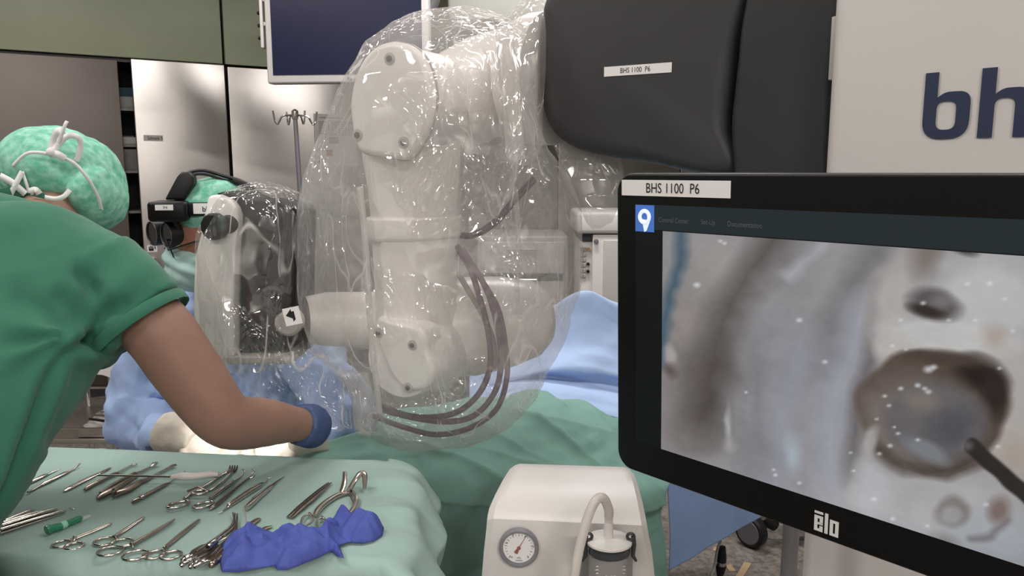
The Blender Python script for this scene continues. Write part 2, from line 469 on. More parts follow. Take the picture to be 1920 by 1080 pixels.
text('lettering', 'Schrank 5', o_ + WD * .022 + Vector((0, 0, .008)), WD, (0, 0, 1), .021, ink, dr, depth=.0022, bold=.01, xs=.72)
s0, z0 = wall_s(275, 472); s1, z1 = wall_s(293, 458)
quad_label('hand_sign', wp(s0, z0, .036), WD, (0, 0, 1), s1 - s0, z1 - z0, whitepaper, dr)
mb = MB()
for k in range(4): mb.box(wp(s0 + .012 + k * .0075, (z0 + z1) / 2 - .001 + .003 * (k in (1, 2)), .038), (.005, .002, .024 + .005 * (k in (1, 2))), RW)
mb.box(wp(s0 + .023, z0 + .014, .038), (.026, .002, .012), RW); mb.box(wp(s1 - .012, (z0 + z1) / 2 + .004, .038), (.006, .002, .018), RW)
obj('hand_symbol', mb, ink, dr)
mb = MB(); a = wp(*wall_s(286, 486), .04); b = wp(*wall_s(298, 512), .07)
mb.tube([a - WN * .01, a + WN * .04, (a + b) / 2 + WN * .05, b + WN * .03], [.012, .016, .017, .012]); obj('handle', mb, chrome, dr)

# things on the cabinet's shelves, seen in the gap
items = [(231, 168, 'grey_box', '8d8b88', .05, .07, 'small pale grey carton on upper shelf in cabinet gap', 'carton'),
         (233, 205, 'teal_pack', '3f6672', .06, .14, 'dark teal packet standing in the cabinet gap', 'packet'),
         (236, 236, 'white_pack', 'a9a39d', .06, .045, 'flat white packet lying in the cabinet gap', 'packet'),
         (237, 268, 'box_pack', '77757a', .05, .06, 'mid grey carton lower in the cabinet gap', 'carton'),
         (241, 322, 'sterile_bag', '6b6864', .07, .17, 'crumpled grey plastic bag lowest in the cabinet gap', 'bag')]
SH = (.5, .9, 1.15, 1.4, 1.56, 1.78)
shelf_n = {}
for px, py, nm, col, w, h, lab, ct in items:
    s, z = wall_s(px, py, -.12); z = max([q for q in SH if q < z] or [.5]) + .0085
    nxt = min([q for q in SH if q > z] or [ZTOP]) - .02; h = min(h, nxt - z); dq = -.15 - .17 * shelf_n.get(round(z, 2), 0); shelf_n[round(z, 2)] = shelf_n.get(round(z, 2), 0) + 1
    mb = MB(); rings = []
    for k in range(5):
        t = k / 4; wv = w * (1 - .12 * (t > .9)) * (1 + .06 * math.sin(k * 2.1))
        rings.append([wp(s + dx * wv * 1.2, z + h * t, dq + dy * .07) for dx, dy in ((-1, -1), (1, -1), (1, 1), (-1, 1))])
    mb.loft(rings)
    o = obj(nm.replace('grey_box', 'carton').replace('box_pack', 'carton').replace('teal_pack', 'packet').replace('white_pack', 'packet'), mb, mat('item_' + nm, col, .6), None, bevel=.004)
    tag(o, lab, ct)

# ---------------- poster on the wall
s0, z1 = wall_s(588, 213, -.008); s1, _ = wall_s(668, 213, -.008); _, z0 = wall_s(598, 312, -.008)
po = thing('wall_notice', 'white printed notice sheet fixed to the steel wall behind the drip stand', 'notice', wp(s0, z0, -.008))
o_ = wp(s0, z0, -.009); wdt, hgt = s1 - s0, z1 - z0
quad_label('sheet', o_, WD, (0, 0, 1), wdt, hgt, mat('notice_paper', 'c9c5c0', .5), po, .004)
mb = MB(); gp = lambda x, y, w, h: mb.box(wp(s0 + (x + w / 2) * wdt, z0 + (y + h / 2) * hgt, -.0045), (w * wdt, .0012, h * hgt), RW)
gp(.12, .925, .55, .012); gp(.32, .60, .62, .006); gp(.32, .86, .62, .006)
for k in range(9): gp(.10, .62 + k * .028, .18 - .05 * (k % 3 == 1), .008)
for k in range(8): gp(.33 + .08 * k, .60, .006, .26)
for k in range(7): gp(.33, .63 + .034 * k, .58, .005)
gp(.07, .07, .03, .04)
tag(obj('print', mb, mat('print_grey', '6d6863', .7), po), kind='stuff')
mb = MB(); gp(.34, .44, .22, .13); obj('picture', mb, mat('print_pic', '96908a', .7), po)
mb = MB(); gp(.26, .2, .14, .12); obj('red_mark', mb, mat('print_red', '9a6a55', .7), po)

# ---------------- ceiling lamps (their light is set with the lights above)
lampm = mat('lamp_diffuser', 'fff8f0', .5, emit=4.0)
names = ['above the assistant', 'above the robot arm', 'in front of the steel cabinet', 'beyond the operating table', 'above the monitor cart', 'behind the camera', 'behind the camera to the right']
for (x, y, pw), nm in zip(LIGHT_SPOTS, names):
    t = thing('ceiling_lamp', 'recessed white ceiling lamp panel ' + nm, 'lamp', (x, y, CEIL - .04), 'ceiling lamp panels')
    mb = MB(); mb.box((x, y - .17, CEIL - .02), (1.25, .04, .04)); mb.box((x, y + .17, CEIL - .02), (1.25, .04, .04))
    mb.box((x - .605, y, CEIL - .02), (.04, .30, .04)); mb.box((x + .605, y, CEIL - .02), (.04, .30, .04))
    obj('frame', mb, white, t)
    obj('diffuser', MB().box((x, y, CEIL - .015), (1.17, .3, .01)), lampm, t)

# ---------------- wall display on a ceiling arm
MY = 4.1
mu = (at(660, 150, MY - .0) - at(505, 147, MY)); mu = Vector((mu.x, -.10 * mu.x, 0)).normalized()
mn = Vector((mu.y, -mu.x, 0)); mv = Vector((0, 0, 1))
bl = onplane(501, 155, at(501, 155, MY), mn); bl = at(501, 157, MY)
wm = .85; hm = .60
dsp = thing('wall_display', 'flat display with white bezel and dark navy screen hung from ceiling arm', 'display', bl)
mb = MB(); mb.prism([(0, 0), (wm, 0), (wm, hm), (0, hm)], bl, mu, mv, -mn, .07); obj('casing', mb, mat('display_bezel_white', 'cfcac7', .4), dsp, bevel=.012)
sc = MB(); sc.prism([(.035, .042), (wm - .035, .042), (wm - .035, hm - .03), (.035, hm - .03)], bl + mn * .0005, mu, mv, mn, .003)
obj('screen', sc, mat('navy_screen', '111434', .35, 0, .4, emit=.15), dsp)
text('lettering', 'Panasonic', bl + mu * .425 + mv * .012 + mn * .001, mu, mv, .016, ink, dsp, bold=.015, depth=.0008)
mb = MB(); mb.box(bl + mu * -.022 + mv * .33 - mn * .03, (.016, .05, .30)); mb.box(bl + mu * -.012 + mv * .30 - mn * .03, (.03, .03, .02)); mb.box(bl + mu * -.012 + mv * .42 - mn * .03, (.03, .03, .02))
br = obj('side_bracket', mb, white, dsp, bevel=.004)
for k in range(3):
    mb = MB(); q = bl + mu * -.032 + mv * (.23 + .062 * k) - mn * .02; mb.lathe([(.009, 0), (.009, .008), (.006, .012)], q, -mu, 12); obj('screw', mb, black_soft, br)
a0 = at(798, 45, MY + .02); a1 = at(835, -60, MY + .02)
mb = MB(); mb.tube([a0, a1, Vector((a1.x, a1.y + .02, CEIL))], [(.03, .045)] * 3, 12, up=(0, 1, 0)); obj('ceiling_arm', mb, grey_metal, dsp)
mb = MB(); mb.box(bl + mu * (wm / 2) + mv * .3 - mn * .1, (.3, .08, .2)); mb.tube([bl + mu * (wm / 2) + mv * .3 - mn * .1, a0 - mn * .05, a0], .03); obj('mount', mb, grey_metal, dsp, bevel=.006)

# ---------------- drip stand
IY = 4.0
top = at(553, 216, IY); bot = Vector((top.x + .045, top.y, 0))
iv = thing('drip_stand', 'steel drip stand pole with four hooks in front of the steel wall', 'stand', bot)
mb = MB(); mb.tube([top, top.lerp(bot, .5), bot + Vector((0, 0, .08))], [.011, .014, .014], 14); obj('pole', mb, grey_metal, iv)
mb = MB(); mb.lathe([(.006, .03), (.017, .02), (.018, -.005), (.014, -.02)], top, (0, 0, 1), 18); obj('cap', mb, chrome, iv)
for dx, dy in ((-.10, -.03), (-.055, .05), (.06, -.04), (.10, .04)):
    d = Vector((dx, dy, 0)); mb = MB()
    P = [top, top + d * .55 + Vector((0, 0, -.004)), top + d * .72 + Vector((0, 0, -.03)), top + d * .82 + Vector((0, 0, -.045)), top + d * .94 + Vector((0, 0, -.03)), top + d * 1.02 + Vector((0, 0, .02))]
    mb.tube(vspline(P, 20), .0045, 8); obj('hook', mb, chrome, iv)
for k in range(5):
    a = k * 2 * math.pi / 5 + .3; e = bot + Vector((math.cos(a) * .28, math.sin(a) * .28, .07))
    mb = MB(); mb.tube([bot + Vector((0, 0, .1)), e], [.018, .013], 10); lg = obj('leg', mb, grey_metal, iv)
    mb = MB(); mb.lathe([(.012, -.012), (.032, -.011), (.033, .011), (.012, .012)], e - Vector((0, 0, .035)), (math.sin(a), -math.cos(a), 0), 18); obj('caster', mb, black_soft, lg)

# ---------------- anaesthesia machine far right
AY = 3.9
ax = at(1088, 470, AY).x; ax2 = ax + .62
def az(py): return at(1110, py, AY).z
an = thing('anaesthesia_machine', 'white anaesthesia machine with keypad column standing behind the blue drape', 'medical machine', (ax + .3, AY + .25, 0))
def abox(x0, x1, z0, z1, y0, y1): return MB().box(((x0 + x1) / 2, (y0 + y1) / 2, (z0 + z1) / 2), (x1 - x0, y1 - y0, z1 - z0))
gx = lambda px: at(px, 470, AY).x
obj('body', abox(gx(1088), ax2, .12, az(452), AY + .03, AY + .5), white, an, bevel=.01)
obj('top_box', abox(gx(1080), ax2, az(438), az(397), AY - .02, AY + .45), white, an, bevel=.02)
obj('dark_slot', abox(gx(1090), ax2 - .02, az(453), az(438), AY + .02, AY + .4), black_shell, an)
obj('door_panel', abox(gx(1111), ax2 - .01, .2, az(440), AY - .005, AY + .04), white, an, bevel=.006)
obj('inset_panel', abox(gx(1131), ax2 - .05, .3, az(450), AY - .012, AY), grey_light, an, bevel=.004)
mb = MB(); mb.lathe([(.012, 0), (.012, .012), (.008, .018)], Vector((gx(1117), AY - .006, az(452))), (0, -1, 0), 18); obj('knob', mb, grey_metal, an)
for r in range(6):
    for c in range(2):
        x0 = gx(1089 + c * 6); z1 = az(464 + r * 10)
        obj('key', abox(x0, x0 + .013, z1 - .022, z1, AY + .02, AY + .032), mat('key_grey', 'a3a09c', .5), an, bevel=.002)
for r in range(3):
    mb = MB(); z1 = az(468 + 14 * r + 14 * (r > 0)); mb.lathe([(.008, 0), (.008, .014)], Vector((gx(1104), AY + .03, z1)), (0, -1, 0), 14); obj('socket', mb, black_soft if r else mat('amber_dot', 'b07a3c', .5), an)
for x in (gx(1095), ax2 - .06):
    for y in (AY + .08, AY + .42):
        mb = MB(); mb.lathe([(.02, -.018), (.058, -.017), (.058, .017), (.02, .018)], Vector((x, y, .058)), (1, 0, 0), 18); mb.box((x, y, .1), (.03, .03, .06)); obj('caster', mb, black_soft, an)
eq = thing('equipment_cart', 'dim grey equipment cart in the distance behind the clear drape', 'cart', (gx(980), AY + .5, 0))
obj('body', abox(gx(890), gx(1074), .1, az(452), AY + .3, AY + .8), mat('dim_grey_enamel', '8f8b87', .5), eq, bevel=.012)
for z in (az(500), az(560), az(620)):
    d_ = obj('drawer', abox(gx(897), gx(1066), z - .12, z + .10, AY + .285, AY + .32), mat('dim_grey_drawer', '9a9692', .5), eq, bevel=.006)
    mb = MB(); mb.tube([Vector((gx(950), AY + .27, z + .06)), Vector((gx(1010), AY + .27, z + .06))], .007, 8); obj('handle', mb, chrome, d_)
for x in (gx(905), gx(1060)):
    for y in (AY + .36, AY + .74):
        mb = MB(); mb.lathe([(.02, -.015), (.05, -.014), (.05, .014), (.02, .015)], Vector((x, y, .05)), (1, 0, 0), 16); mb.box((x, y, .085), (.03, .03, .05)); obj('caster', mb, black_soft, eq)

# ---------------- steel trolley behind the two people
TY = 2.75
tz = lambda py, Y=TY: at(190, py, Y).z
tx = lambda px, Y=TY: at(px, 700, Y).x
tr = thing('steel_trolley', 'stainless trolley with white sheet on top, standing behind the green-clad assistant', 'trolley', (tx(120), TY + .2, 0))
x0, x1 = tx(40), tx(207); zt = tz(652); zl = tz(826)
obj('top_shelf', MB().box(((x0 + x1) / 2, TY + .2, zt - .012), (x1 - x0, .42, .02)), steel, tr, bevel=.004)
obj('lower_shelf', MB().box(((x0 + x1) / 2, TY + .2, zl), (x1 - x0, .42, .02)), steel, tr, bevel=.004)
obj('back_panel', MB().box(((x0 + x1) / 2, TY + .39, (zt + tz(776)) / 2), (x1 - x0 - .03, .01, zt - tz(776))), steel_d, tr)
mb = MB(); mb.tube([(x0, TY + .38, tz(780)), (x1, TY + .38, tz(780))], .007); mb.tube([(x0, TY, zl + .045), (x1, TY, zl + .045)], .005); mb.tube([(x1, TY, zl + .045), (x1, TY + .4, zl + .045)], .005); obj('rail', mb, chrome, tr)
for x in (x0 + .01, x1 - .0):
    for y in (TY + .0, TY + .4):
        mb = MB(); mb.tube([(x, y, .09), (x, y, zt + .01)], .011, 10); lg = obj('leg', mb, chrome, tr)
        mb = MB(); mb.lathe([(.02, -.012), (.045, -.011), (.045, .011), (.02, .012)], Vector((x, y, .045)), (1, 0, 0), 16); obj('caster', mb, black_soft, lg)
rows = []
for t in range(9):
    y = [TY + .42, TY + .3, TY + .15, TY + .03, TY - .012, TY - .018, TY - .016, TY - .02, TY - .024][t]; z = [zt + .004] * 4 + [zt - .004, zt - .03, zt - .06, zt - .085, zt - .105]
    rows.append([Vector((x0 + (x1 + .03 - x0) * k / 8, y, z[t] - .012 * math.sin(k * 1.7) * (t > 6))) for k in range(9)])
o = patch('trolley_sheet', rows, 60, 50, mat('white_sheet', 'd8d3ce', .8), None, lambda p, n: .006 * ridge(p, 14) + .004 * vor(p, 30))
tag(o, 'creased white sheet over the edge of the steel trolley', 'sheet')
pk = thing('instrument_tray', 'low steel tray with bagged instruments on the trolley lower shelf', 'tray', (tx(175), TY + .15, zl + .012))
mb = MB(); cx = (tx(135) + tx(203)) / 2; ww = tx(203) - tx(135)
mb.box((cx, TY + .15, zl + .016), (ww, .3, .006)); mb.box((cx, TY + .01, zl + .028), (ww, .006, .03)); mb.box((cx, TY + .29, zl + .028), (ww, .006, .03)); mb.box((cx - ww / 2, TY + .15, zl + .028), (.006, .28, .03)); mb.box((cx + ww / 2, TY + .15, zl + .028), (.006, .28, .03))
obj('basin', mb, steel, pk, bevel=.002)
rows = [[Vector((cx - ww * .45 + ww * .9 * k / 6, TY + .03 + .24 * t / 6, zl + .035 + .03 * math.sin(math.pi * t / 6) * (.6 + .4 * math.sin(k * 2)))) for k in range(7)] for t in range(7)]
patch('bag', rows, 40, 30, mat('bag_plastic', 'b5b0aa', .35), pk, lambda p, n: .008 * ridge(p, 25) + .008 * vor(p, 28))
for k in range(3):
    mb = MB(); mb.tube([(cx - ww * .3, TY + .04 + .04 * k, zl + .07), (cx + ww * .35, TY + .03 + .05 * k, zl + .062)], .005, 8); obj('tool_rod', mb, chrome if k else black_soft, pk)

# ---------------- ceiling supply pendant beyond the arm
pz = at(920, 34, 4.4).z; pa = at(838, 30, 4.4).x; pb_ = at(1120, 30, 4.4).x
pd = thing('ceiling_pendant', 'pale grey supply pendant hanging from the ceiling behind the robot arm', 'pendant', ((pa + pb_) / 2, 4.6, pz))
obj('pendant_body', MB().box(((pa + pb_) / 2, 4.65, pz + .14), (pb_ - pa, .4, .28)), mat('pendant_grey', 'c3c4bd', .4), pd, bevel=.02)
obj('pendant_post', MB().box(((pa + pb_) / 2, 4.65, (pz + .26 + CEIL) / 2), (.2, .2, CEIL - pz - .26)), white, pd, bevel=.01)
# ================================================================ OPERATING TABLE AND DRAPES
ot = thing('operating_table', 'operating table hidden beneath green and blue drapes', 'operating table', (-.05, 2.05, 0))
mb = MB(); mb.box((-.02, 2.12, .56), (.62, .62, .08)); obj('table_top', mb, black_soft, ot, bevel=.02)
mb = MB(); mb.box((-.0, 2.15, .32), (.22, .26, .46)); obj('column', mb, white, ot, bevel=.02)
mb = MB(); mb.box((-.0, 2.15, .09), (.5, .6, .1)); obj('base', mb, steel_d, ot, bevel=.02)
for x in (-.2, .2):
    for y in (1.9, 2.4):
        mb = MB(); mb.lathe([(.01, -.012), (.04, -.011), (.04, .011), (.01, .012)], (x, y, .04), (1, 0, 0), 16); obj('caster', mb, black_soft, ot)

def A(l): return [at(*q) for q in l]
def low(q, z, dy=-.03):
    p = at(*q); return Vector((p.x, p.y + dy, z))
front = [(470, 905, 1.60), (600, 884, 1.60), (720, 890, 1.61), (860, 903, 1.62), (1000, 925, 1.66), (1100, 940, 1.70), (1170, 945, 1.76), (1247, 930, 1.88)]
rows = [
    A([(440, 785, 2.05), (600, 775, 2.08), (760, 765, 2.12), (900, 750, 2.16), (1000, 733, 2.22), (1080, 750, 2.24), (1160, 775, 2.26), (1330, 810, 2.24)]),
    A([(450, 815, 1.86), (600, 808, 1.88), (760, 796, 1.92), (900, 792, 1.95), (1000, 784, 2.0), (1080, 796, 2.03), (1160, 815, 2.06), (1300, 850, 2.1)]),
    A([(460, 850, 1.70), (600, 845, 1.71), (760, 838, 1.74), (900, 842, 1.78), (1000, 852, 1.83), (1080, 862, 1.87), (1160, 876, 1.92), (1270, 893, 1.98)]),
    A(front),
    [low(q, at(*q).z - .14) for q in front],
    [low(q, at(*q).z - .30, -.05 + .02 * (i % 2)) for i, q in enumerate(front)],
    [low(q, .22, -.08 + .05 * (i % 2)) for i, q in enumerate(front)]]
F1 = [((600, 855), (860, 850), .010), ((680, 850), (1010, 905), .016), ((930, 775), (1190, 850), .016), ((900, 838), (1120, 880), .007), ((860, 800), (1160, 900), .010), ((1000, 790), (1160, 790), .008)]
def proj(p):
    d = p - CAM; z = d.dot(_fw); return 960 + F * d.x / z, 540 - F * d.dot(_up) / z
FW = []
for a, b, h in F1:
    A3 = onz(a[0], a[1], .75); B3 = onz(b[0], b[1], .72); FW.append((A3.xy, B3.xy, h))
def segd(p, a, b):
    ab = b - a; t = max(0, min(1, (p - a).dot(ab) / ab.length_squared)); return (p - a - ab * t).length, t
def fold_green(p, n):
    d = .010 * nz((p.x * 1.0, p.y, p.z * .4), 6) + .004 * ridge(p, 13, 3) + .012 * crease(p, 4, 3) + .004 * crease(p, 11, 4)
    if p.z > .52:
        for a, b, h in FW:
            q, t = segd(p.xy, a, b); d += h * 2.0 * math.exp(-abs(q) / .026) * (.4 + .6 * math.sin(math.pi * min(1, t + .12)))
    else:
        k = min(1, (.55 - p.z) / .2) if p.z < .55 else 0
        d += .018 * k * math.sin(p.x * 26 + 2 * nz(p, 3))
    return n * d if n.z > -.2 else n * -d
o = patch('green_drape', rows, 220, 170, greendrape, None, fold_green)
tag(o, 'large dark green surgical drape spread over the operating table', 'drape')
rows = [
    [at(880, 700, 2.62) - Vector((0, -.1, .2)), at(1000, 640, 2.62) - Vector((0, -.1, .2)), at(1098, 600, 2.6) - Vector((0, -.1, .2)), at(1170, 610, 2.6) - Vector((0, -.1, .2)), at(1330, 700, 2.6) - Vector((0, -.1, .2))],
    A([(880, 655, 2.52), (1000, 600, 2.52), (1098, 549, 2.5), (1165, 580, 2.5), (1330, 640, 2.5)]),
    A([(880, 675, 2.48), (1000, 630, 2.46), (1094, 590, 2.45), (1165, 612, 2.46), (1330, 665, 2.46)]),
    A([(880, 700, 2.42), (1000, 668, 2.40), (1090, 645, 2.40), (1165, 655, 2.40), (1330, 695, 2.40)]),
    A([(880, 728, 2.36), (1000, 699, 2.33), (1085, 690, 2.33), (1165, 703, 2.34), (1330, 740, 2.34)]),
    A([(880, 740, 2.32), (1000, 709, 2.35), (1085, 716, 2.36), (1165, 727, 2.36), (1330, 760, 2.36)]),
    A([(880, 752, 2.26), (1000, 725, 2.24), (1085, 742, 2.25), (1165, 760, 2.26), (1330, 795, 2.26)]),
    A([(880, 768, 2.2), (1000, 748, 2.2), (1085, 765, 2.2), (1165, 785, 2.2), (1330, 815, 2.2)])]
for r_i, r_ in enumerate(rows):
    q = r_[-1]; r_.append(Vector((q.x + .05, q.y + .01, q.z - .10))); r_.append(Vector((q.x + .07, q.y + .02, max(.42, q.z - .34))))
def fold_blue(p, n): return .006 * nz(p, 7) + .020 * crease(p, 4.5, 2) + .007 * crease(p, 12, 1)
o = patch('blue_drape', rows, 150, 110, bluedrape, None, fold_blue)
tag(o, 'light blue drape raised in a peak behind the green drape', 'drape')
e0 = at(1250, 900, 1.93); e1 = at(1445, 935, 2.2)
rows = []
for t, z in enumerate([.66, .6, .52, .44, .36, .30]):
    r = []
    for k in range(6):
        q = e0.lerp(e1, k / 5); zz = z; 
        hem = (.355 + .06 * k / 5); zz = hem + (.68 - hem) * (1 - t / 5)
        r.append(Vector((q.x + .012 * t / 5, q.y - .02 * t / 5, zz)))
    rows.append(r)
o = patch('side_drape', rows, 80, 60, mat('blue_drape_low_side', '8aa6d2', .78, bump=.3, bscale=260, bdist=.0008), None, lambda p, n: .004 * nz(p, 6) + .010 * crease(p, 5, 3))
tag(o, 'blue drape hanging down the side of the operating table below the monitor', 'drape')

# ================================================================ INSTRUMENT TABLE
ZT = .86
c_bl, c_br, c_fr, c_fl = onz(95, 840, ZT), onz(735, 866, ZT), onz(705, 1042, ZT), onz(-120, 1030, ZT)
dl = (c_fl - c_bl); 
c_bl = onz(-60, 833, ZT)
it = thing('instrument_table', 'instrument trolley carrying the pale green drape and surgical tools', 'table', (sum((c.x for c in (c_bl, c_br, c_fr, c_fl))) / 4, sum((c.y for c in (c_bl, c_br, c_fr, c_fl))) / 4, 0))
ctr = (c_bl + c_br + c_fr + c_fl) / 4
ins = [ctr.lerp(c, .93) for c in (c_fl, c_fr, c_br, c_bl)]
mb = MB(); mb.prism([(c.x, c.y) for c in ins], (0, 0, ZT - .035), (1, 0, 0), (0, 1, 0), (0, 0, 1), .025); obj('table_top', mb, steel_d, it, bevel=.004)
for c in ins:
    q = ctr.lerp(c, .92); mb = MB(); mb.tube([(q.x, q.y, .07), (q.x, q.y, ZT - .03)], .014, 10); lg = obj('leg', mb, chrome, it)
    mb = MB(); mb.lathe([(.015, -.012), (.035, -.011), (.035, .011), (.015, .012)], (q.x, q.y, .035), (1, 0, 0), 16); obj('caster', mb, black_soft, lg)
# cloth: flat top, rounded fall at the edges, a stiff corner standing out at the right
def bil(s, t):
    a = c_fl.lerp(c_fr, s); b = c_bl.lerp(c_br, s); return a.lerp(b, t)
nu, nv = 190, 130; vs = []
def ext(x, lo, hi):                      # parameter -> (clamped, overshoot)
    return (max(0, min(1, x)), (x - 1 if x > 1 else (x if x < 0 else 0)))
Ls = (c_fr - c_fl).length; Lt = (c_bl - c_fl).length
for j in range(nv):
    for i in range(nu):
        s = -.12 + i / (nu - 1) * 1.40; t = -.75 + j / (nv - 1) * 1.95
        sc_, so = ext(s, 0, 1); tc_, to = ext(t, 0, 1)
        p = bil(sc_, tc_).copy(); over = 0
        es = (c_fr - c_fl).normalized(); et = (c_bl - c_fl).normalized()
        ds, dt = so * Ls, to * Lt
        L = math.hypot(ds, dt)
        if L > 0:
            dirv = (es * ds + et * dt) / L
            r = .035; soft = 1.0 + (.75 if ds > 0 else 0)
            th = min(L / (r * 1.2), 1.25 if ds > 0 else 1.5)
            out = r * soft * math.sin(th); dn = r * (1 - math.cos(th)); rest = max(0, L - th * r * 1.2)
            slope = .5 if ds > 0 else .06
            if ds > 0 and dt < 0: slope = .5 * (abs(ds) / L) + .12
            hz = rest * slope if rest < .075 or ds <= 0 else .075 * slope - (rest - .075) * .22
            p = p + dirv * (out + hz); p.z -= dn + rest * math.sqrt(1 - slope * slope)
            wv = min(1, L / .1)
            p += Vector((.010 * math.sin(p.y * 40 + 1), .010 * math.sin(p.x * 23 + 2 * nz(p, 4)), 0)) * wv
            p.z += .004 * nz(p, 12) * wv
        else:
            p.z += .0008 * nz(p, 9)
            # back part of the sheet stands up slightly at its rim
            if t > .86: p.z += .003 * ((t - .86) / .14) ** 1.5 * (1 + .5 * nz(p, 9)) * (1 if s < .97 else max(0, (1 - s) / .03))
        # folded packing creases
        for c0, ax_ in ((.33, s), (.66, s), (.5, t)):
            p.z += .0016 * math.exp(-abs(ax_ - c0) / .006)
        kk = max(0, min(1, (s - .90) / .08)); kk = max(kk, max(0, min(1, (.04 - t) / .06))); kd = .016 * crease(p, 6, 1) + .006 * crease(p, 16, 2); p = p + Vector((kd * .6 * (so > 0), -kd * .6 * (to < 0), kd * .6)) * kk
        vs.append(p)
fs = [(j * nu + i, j * nu + i + 1, (j + 1) * nu + i + 1, (j + 1) * nu + i) for j in range(nv - 1) for i in range(nu - 1)]
me = MB().add(vs, fs).mesh('table_cloth')
for q in me.polygons: q.use_smooth = True
o = link('table_drape', me, tabledrape)
tag(o, 'pale green sheet covering the instrument table', 'drape')
sd = o.modifiers.new('thickness', 'SOLIDIFY'); sd.thickness = .0012; sd.offset = -1

# ================================================================ MONITOR, CART AND ROBOT HOUSING
U = -ray(-362, 322); U.z = 0; U.normalize()
Nh = Vector((U.y, -U.x, 0)); 
if Nh.dot(CAM - at(1400, 600, .8)) < 0: Nh = -Nh
tilt = math.radians(-2)
V = Vector((0, 0, 1)) * math.cos(tilt) - Nh * math.sin(tilt)        # up the screen
NN = U.cross(V).normalized()
if NN.dot(Nh) < 0: NN = -NN
MO = at(1156, 325, .93)                                              # top-left corner
def muv(px, py):
    p = onplane(px, py, MO, NN); return (p - MO).dot(U), (p - MO).dot(V)
MW = .62; MH = -muv(1158, 872)[1]
em = thing('touch_monitor', 'large black touch monitor showing the surgical microscope picture', 'monitor', MO - V * MH)
def rrect(x0, y0, x1, y1, r, n=8):
    out = []
    for cx, cy, a0 in ((x1 - r, y1 - r, 0), (x0 + r, y1 - r, 90), (x0 + r, y0 + r, 180), (x1 - r, y0 + r, 270)):
        for k in range(n + 1):
            a = math.radians(a0 + 90 * k / n); out.append((cx + r * math.cos(a), cy + r * math.sin(a)))
    return out
mb = MB(); mb.prism(rrect(0, -MH, MW, 0, .022), MO - NN * .032, U, V, NN, .032); obj('casing', mb, black_gloss, em, bevel=.003)
x0, y1 = muv(1193, 383); xc, yc = muv(1244, 433); _, y0 = muv(1244, 842)
_, yb = muv(1193, 832)
X1 = MW - .03
mb = MB(); mb.prism([(x0, y0), (X1, y0), (X1, y1), (x0, y1)], MO, U, V, NN, .0008)
panel_mat = mat('screen_dark_ui', '0f1214', .4, 0, .3, emit=.3); obj('screen_panel', mb, panel_mat, em)
mb = MB(); mb.prism([(x0 + .02, yc + .001), (X1, yc + .001), (X1, y1), (x0 + .02, y1)], MO + NN * .0008, U, V, NN, .0004)
obj('menu_bar', mb, mat('screen_menu_bar', '1b2327', .4, 0, .3, emit=.7), em)
# the live picture: colours painted over a fine vertex grid of the flat screen
gw, gh = 300, 200
ug = np.linspace(xc, X1, gw); vg = np.linspace(y0, yc, gh)
UU, VV = np.meshgrid(ug, vg)
Pw = np.array(MO)[None, None, :] + UU[..., None] * np.array(U) + VV[..., None] * np.array(V)
dd = Pw - np.array(CAM); zz = dd @ np.array(_fw); X = 960 + F * dd[..., 0] / zz; Y = 540 - F * (dd @ np.array(_up)) / zz   # picture coordinates used while drawing
rng = np.random.RandomState(3)
def smooth_noise(nx, ny):
    g = rng.rand(ny + 2, nx + 2); yy = np.linspace(0, ny, gh); xx = np.linspace(0, nx, gw)
    yi = yy.astype(int).clip(0, ny - 1); xi = xx.astype(int).clip(0, nx - 1); fy = (yy - yi)[:, None]; fx = (xx - xi)[None, :]
    fy = fy * fy * (3 - 2 * fy); fx = fx * fx * (3 - 2 * fx)
    a = g[yi][:, xi]; b = g[yi][:, xi + 1]; c = g[yi + 1][:, xi]; d = g[yi + 1][:, xi + 1]
    return (a * (1 - fx) + b * fx) * (1 - fy) + (c * (1 - fx) + d * fx) * fy - .5
N1 = smooth_noise(9, 7); N2 = smooth_noise(30, 22); N3 = smooth_noise(80, 60)
XX = X + 20 * N1 + 8 * N2; YY = Y + 20 * smooth_noise(9, 7) + 8 * smooth_noise(30, 22)
img = np.zeros((gh, gw, 3)) + np.array([166, 163, 166.])
def blend(mask, col):
    global img
    img = img * (1 - mask[..., None]) + np.array(col, float) * mask[..., None]
def ellm(cx, cy, rx, ry, ang=0, soft=.5, warp=True):
    x, y = (XX, YY) if warp else (X, Y)
    c, s_ = math.cos(math.radians(ang)), math.sin(math.radians(ang)); a = ((x - cx) * c + (y - cy) * s_) / rx; b = (-(x - cx) * s_ + (y - cy) * c) / ry
    return np.clip((1 - np.sqrt(a * a + b * b)) / soft, 0, 1) ** 1.0
def band(pts, w, soft=.6):
    d = np.full(X.shape, 1e9)
    for (ax_, ay), (bx, by) in zip(pts[:-1], pts[1:]):
        t = np.clip(((XX - ax_) * (bx - ax_) + (YY - ay) * (by - ay)) / ((bx - ax_) ** 2 + (by - ay) ** 2), 0, 1)
        d = np.minimum(d, np.hypot(XX - ax_ - t * (bx - ax_), YY - ay - t * (by - ay)))
    return np.clip((1 - d / w) / soft, 0, 1)
blend(ellm(1340, 500, 130, 130, 0, 1.0), (182, 175, 172)); blend(ellm(1300, 690, 120, 220, 0, 1.0) * .8, (140, 130, 126)); blend(ellm(1285, 600, 50, 60, 0, 1.0) * .7, (176, 164, 156))
blend(band([(1275, 435), (1262, 520), (1246, 610), (1240, 680)], 22, 1.0) * .9, (80, 112, 136)); blend(ellm(1262, 662, 14, 24, -15, .6) * .8, (196, 188, 186)); blend(ellm(1262, 690, 16, 20, 0, .8) * .7, (110, 88, 82))
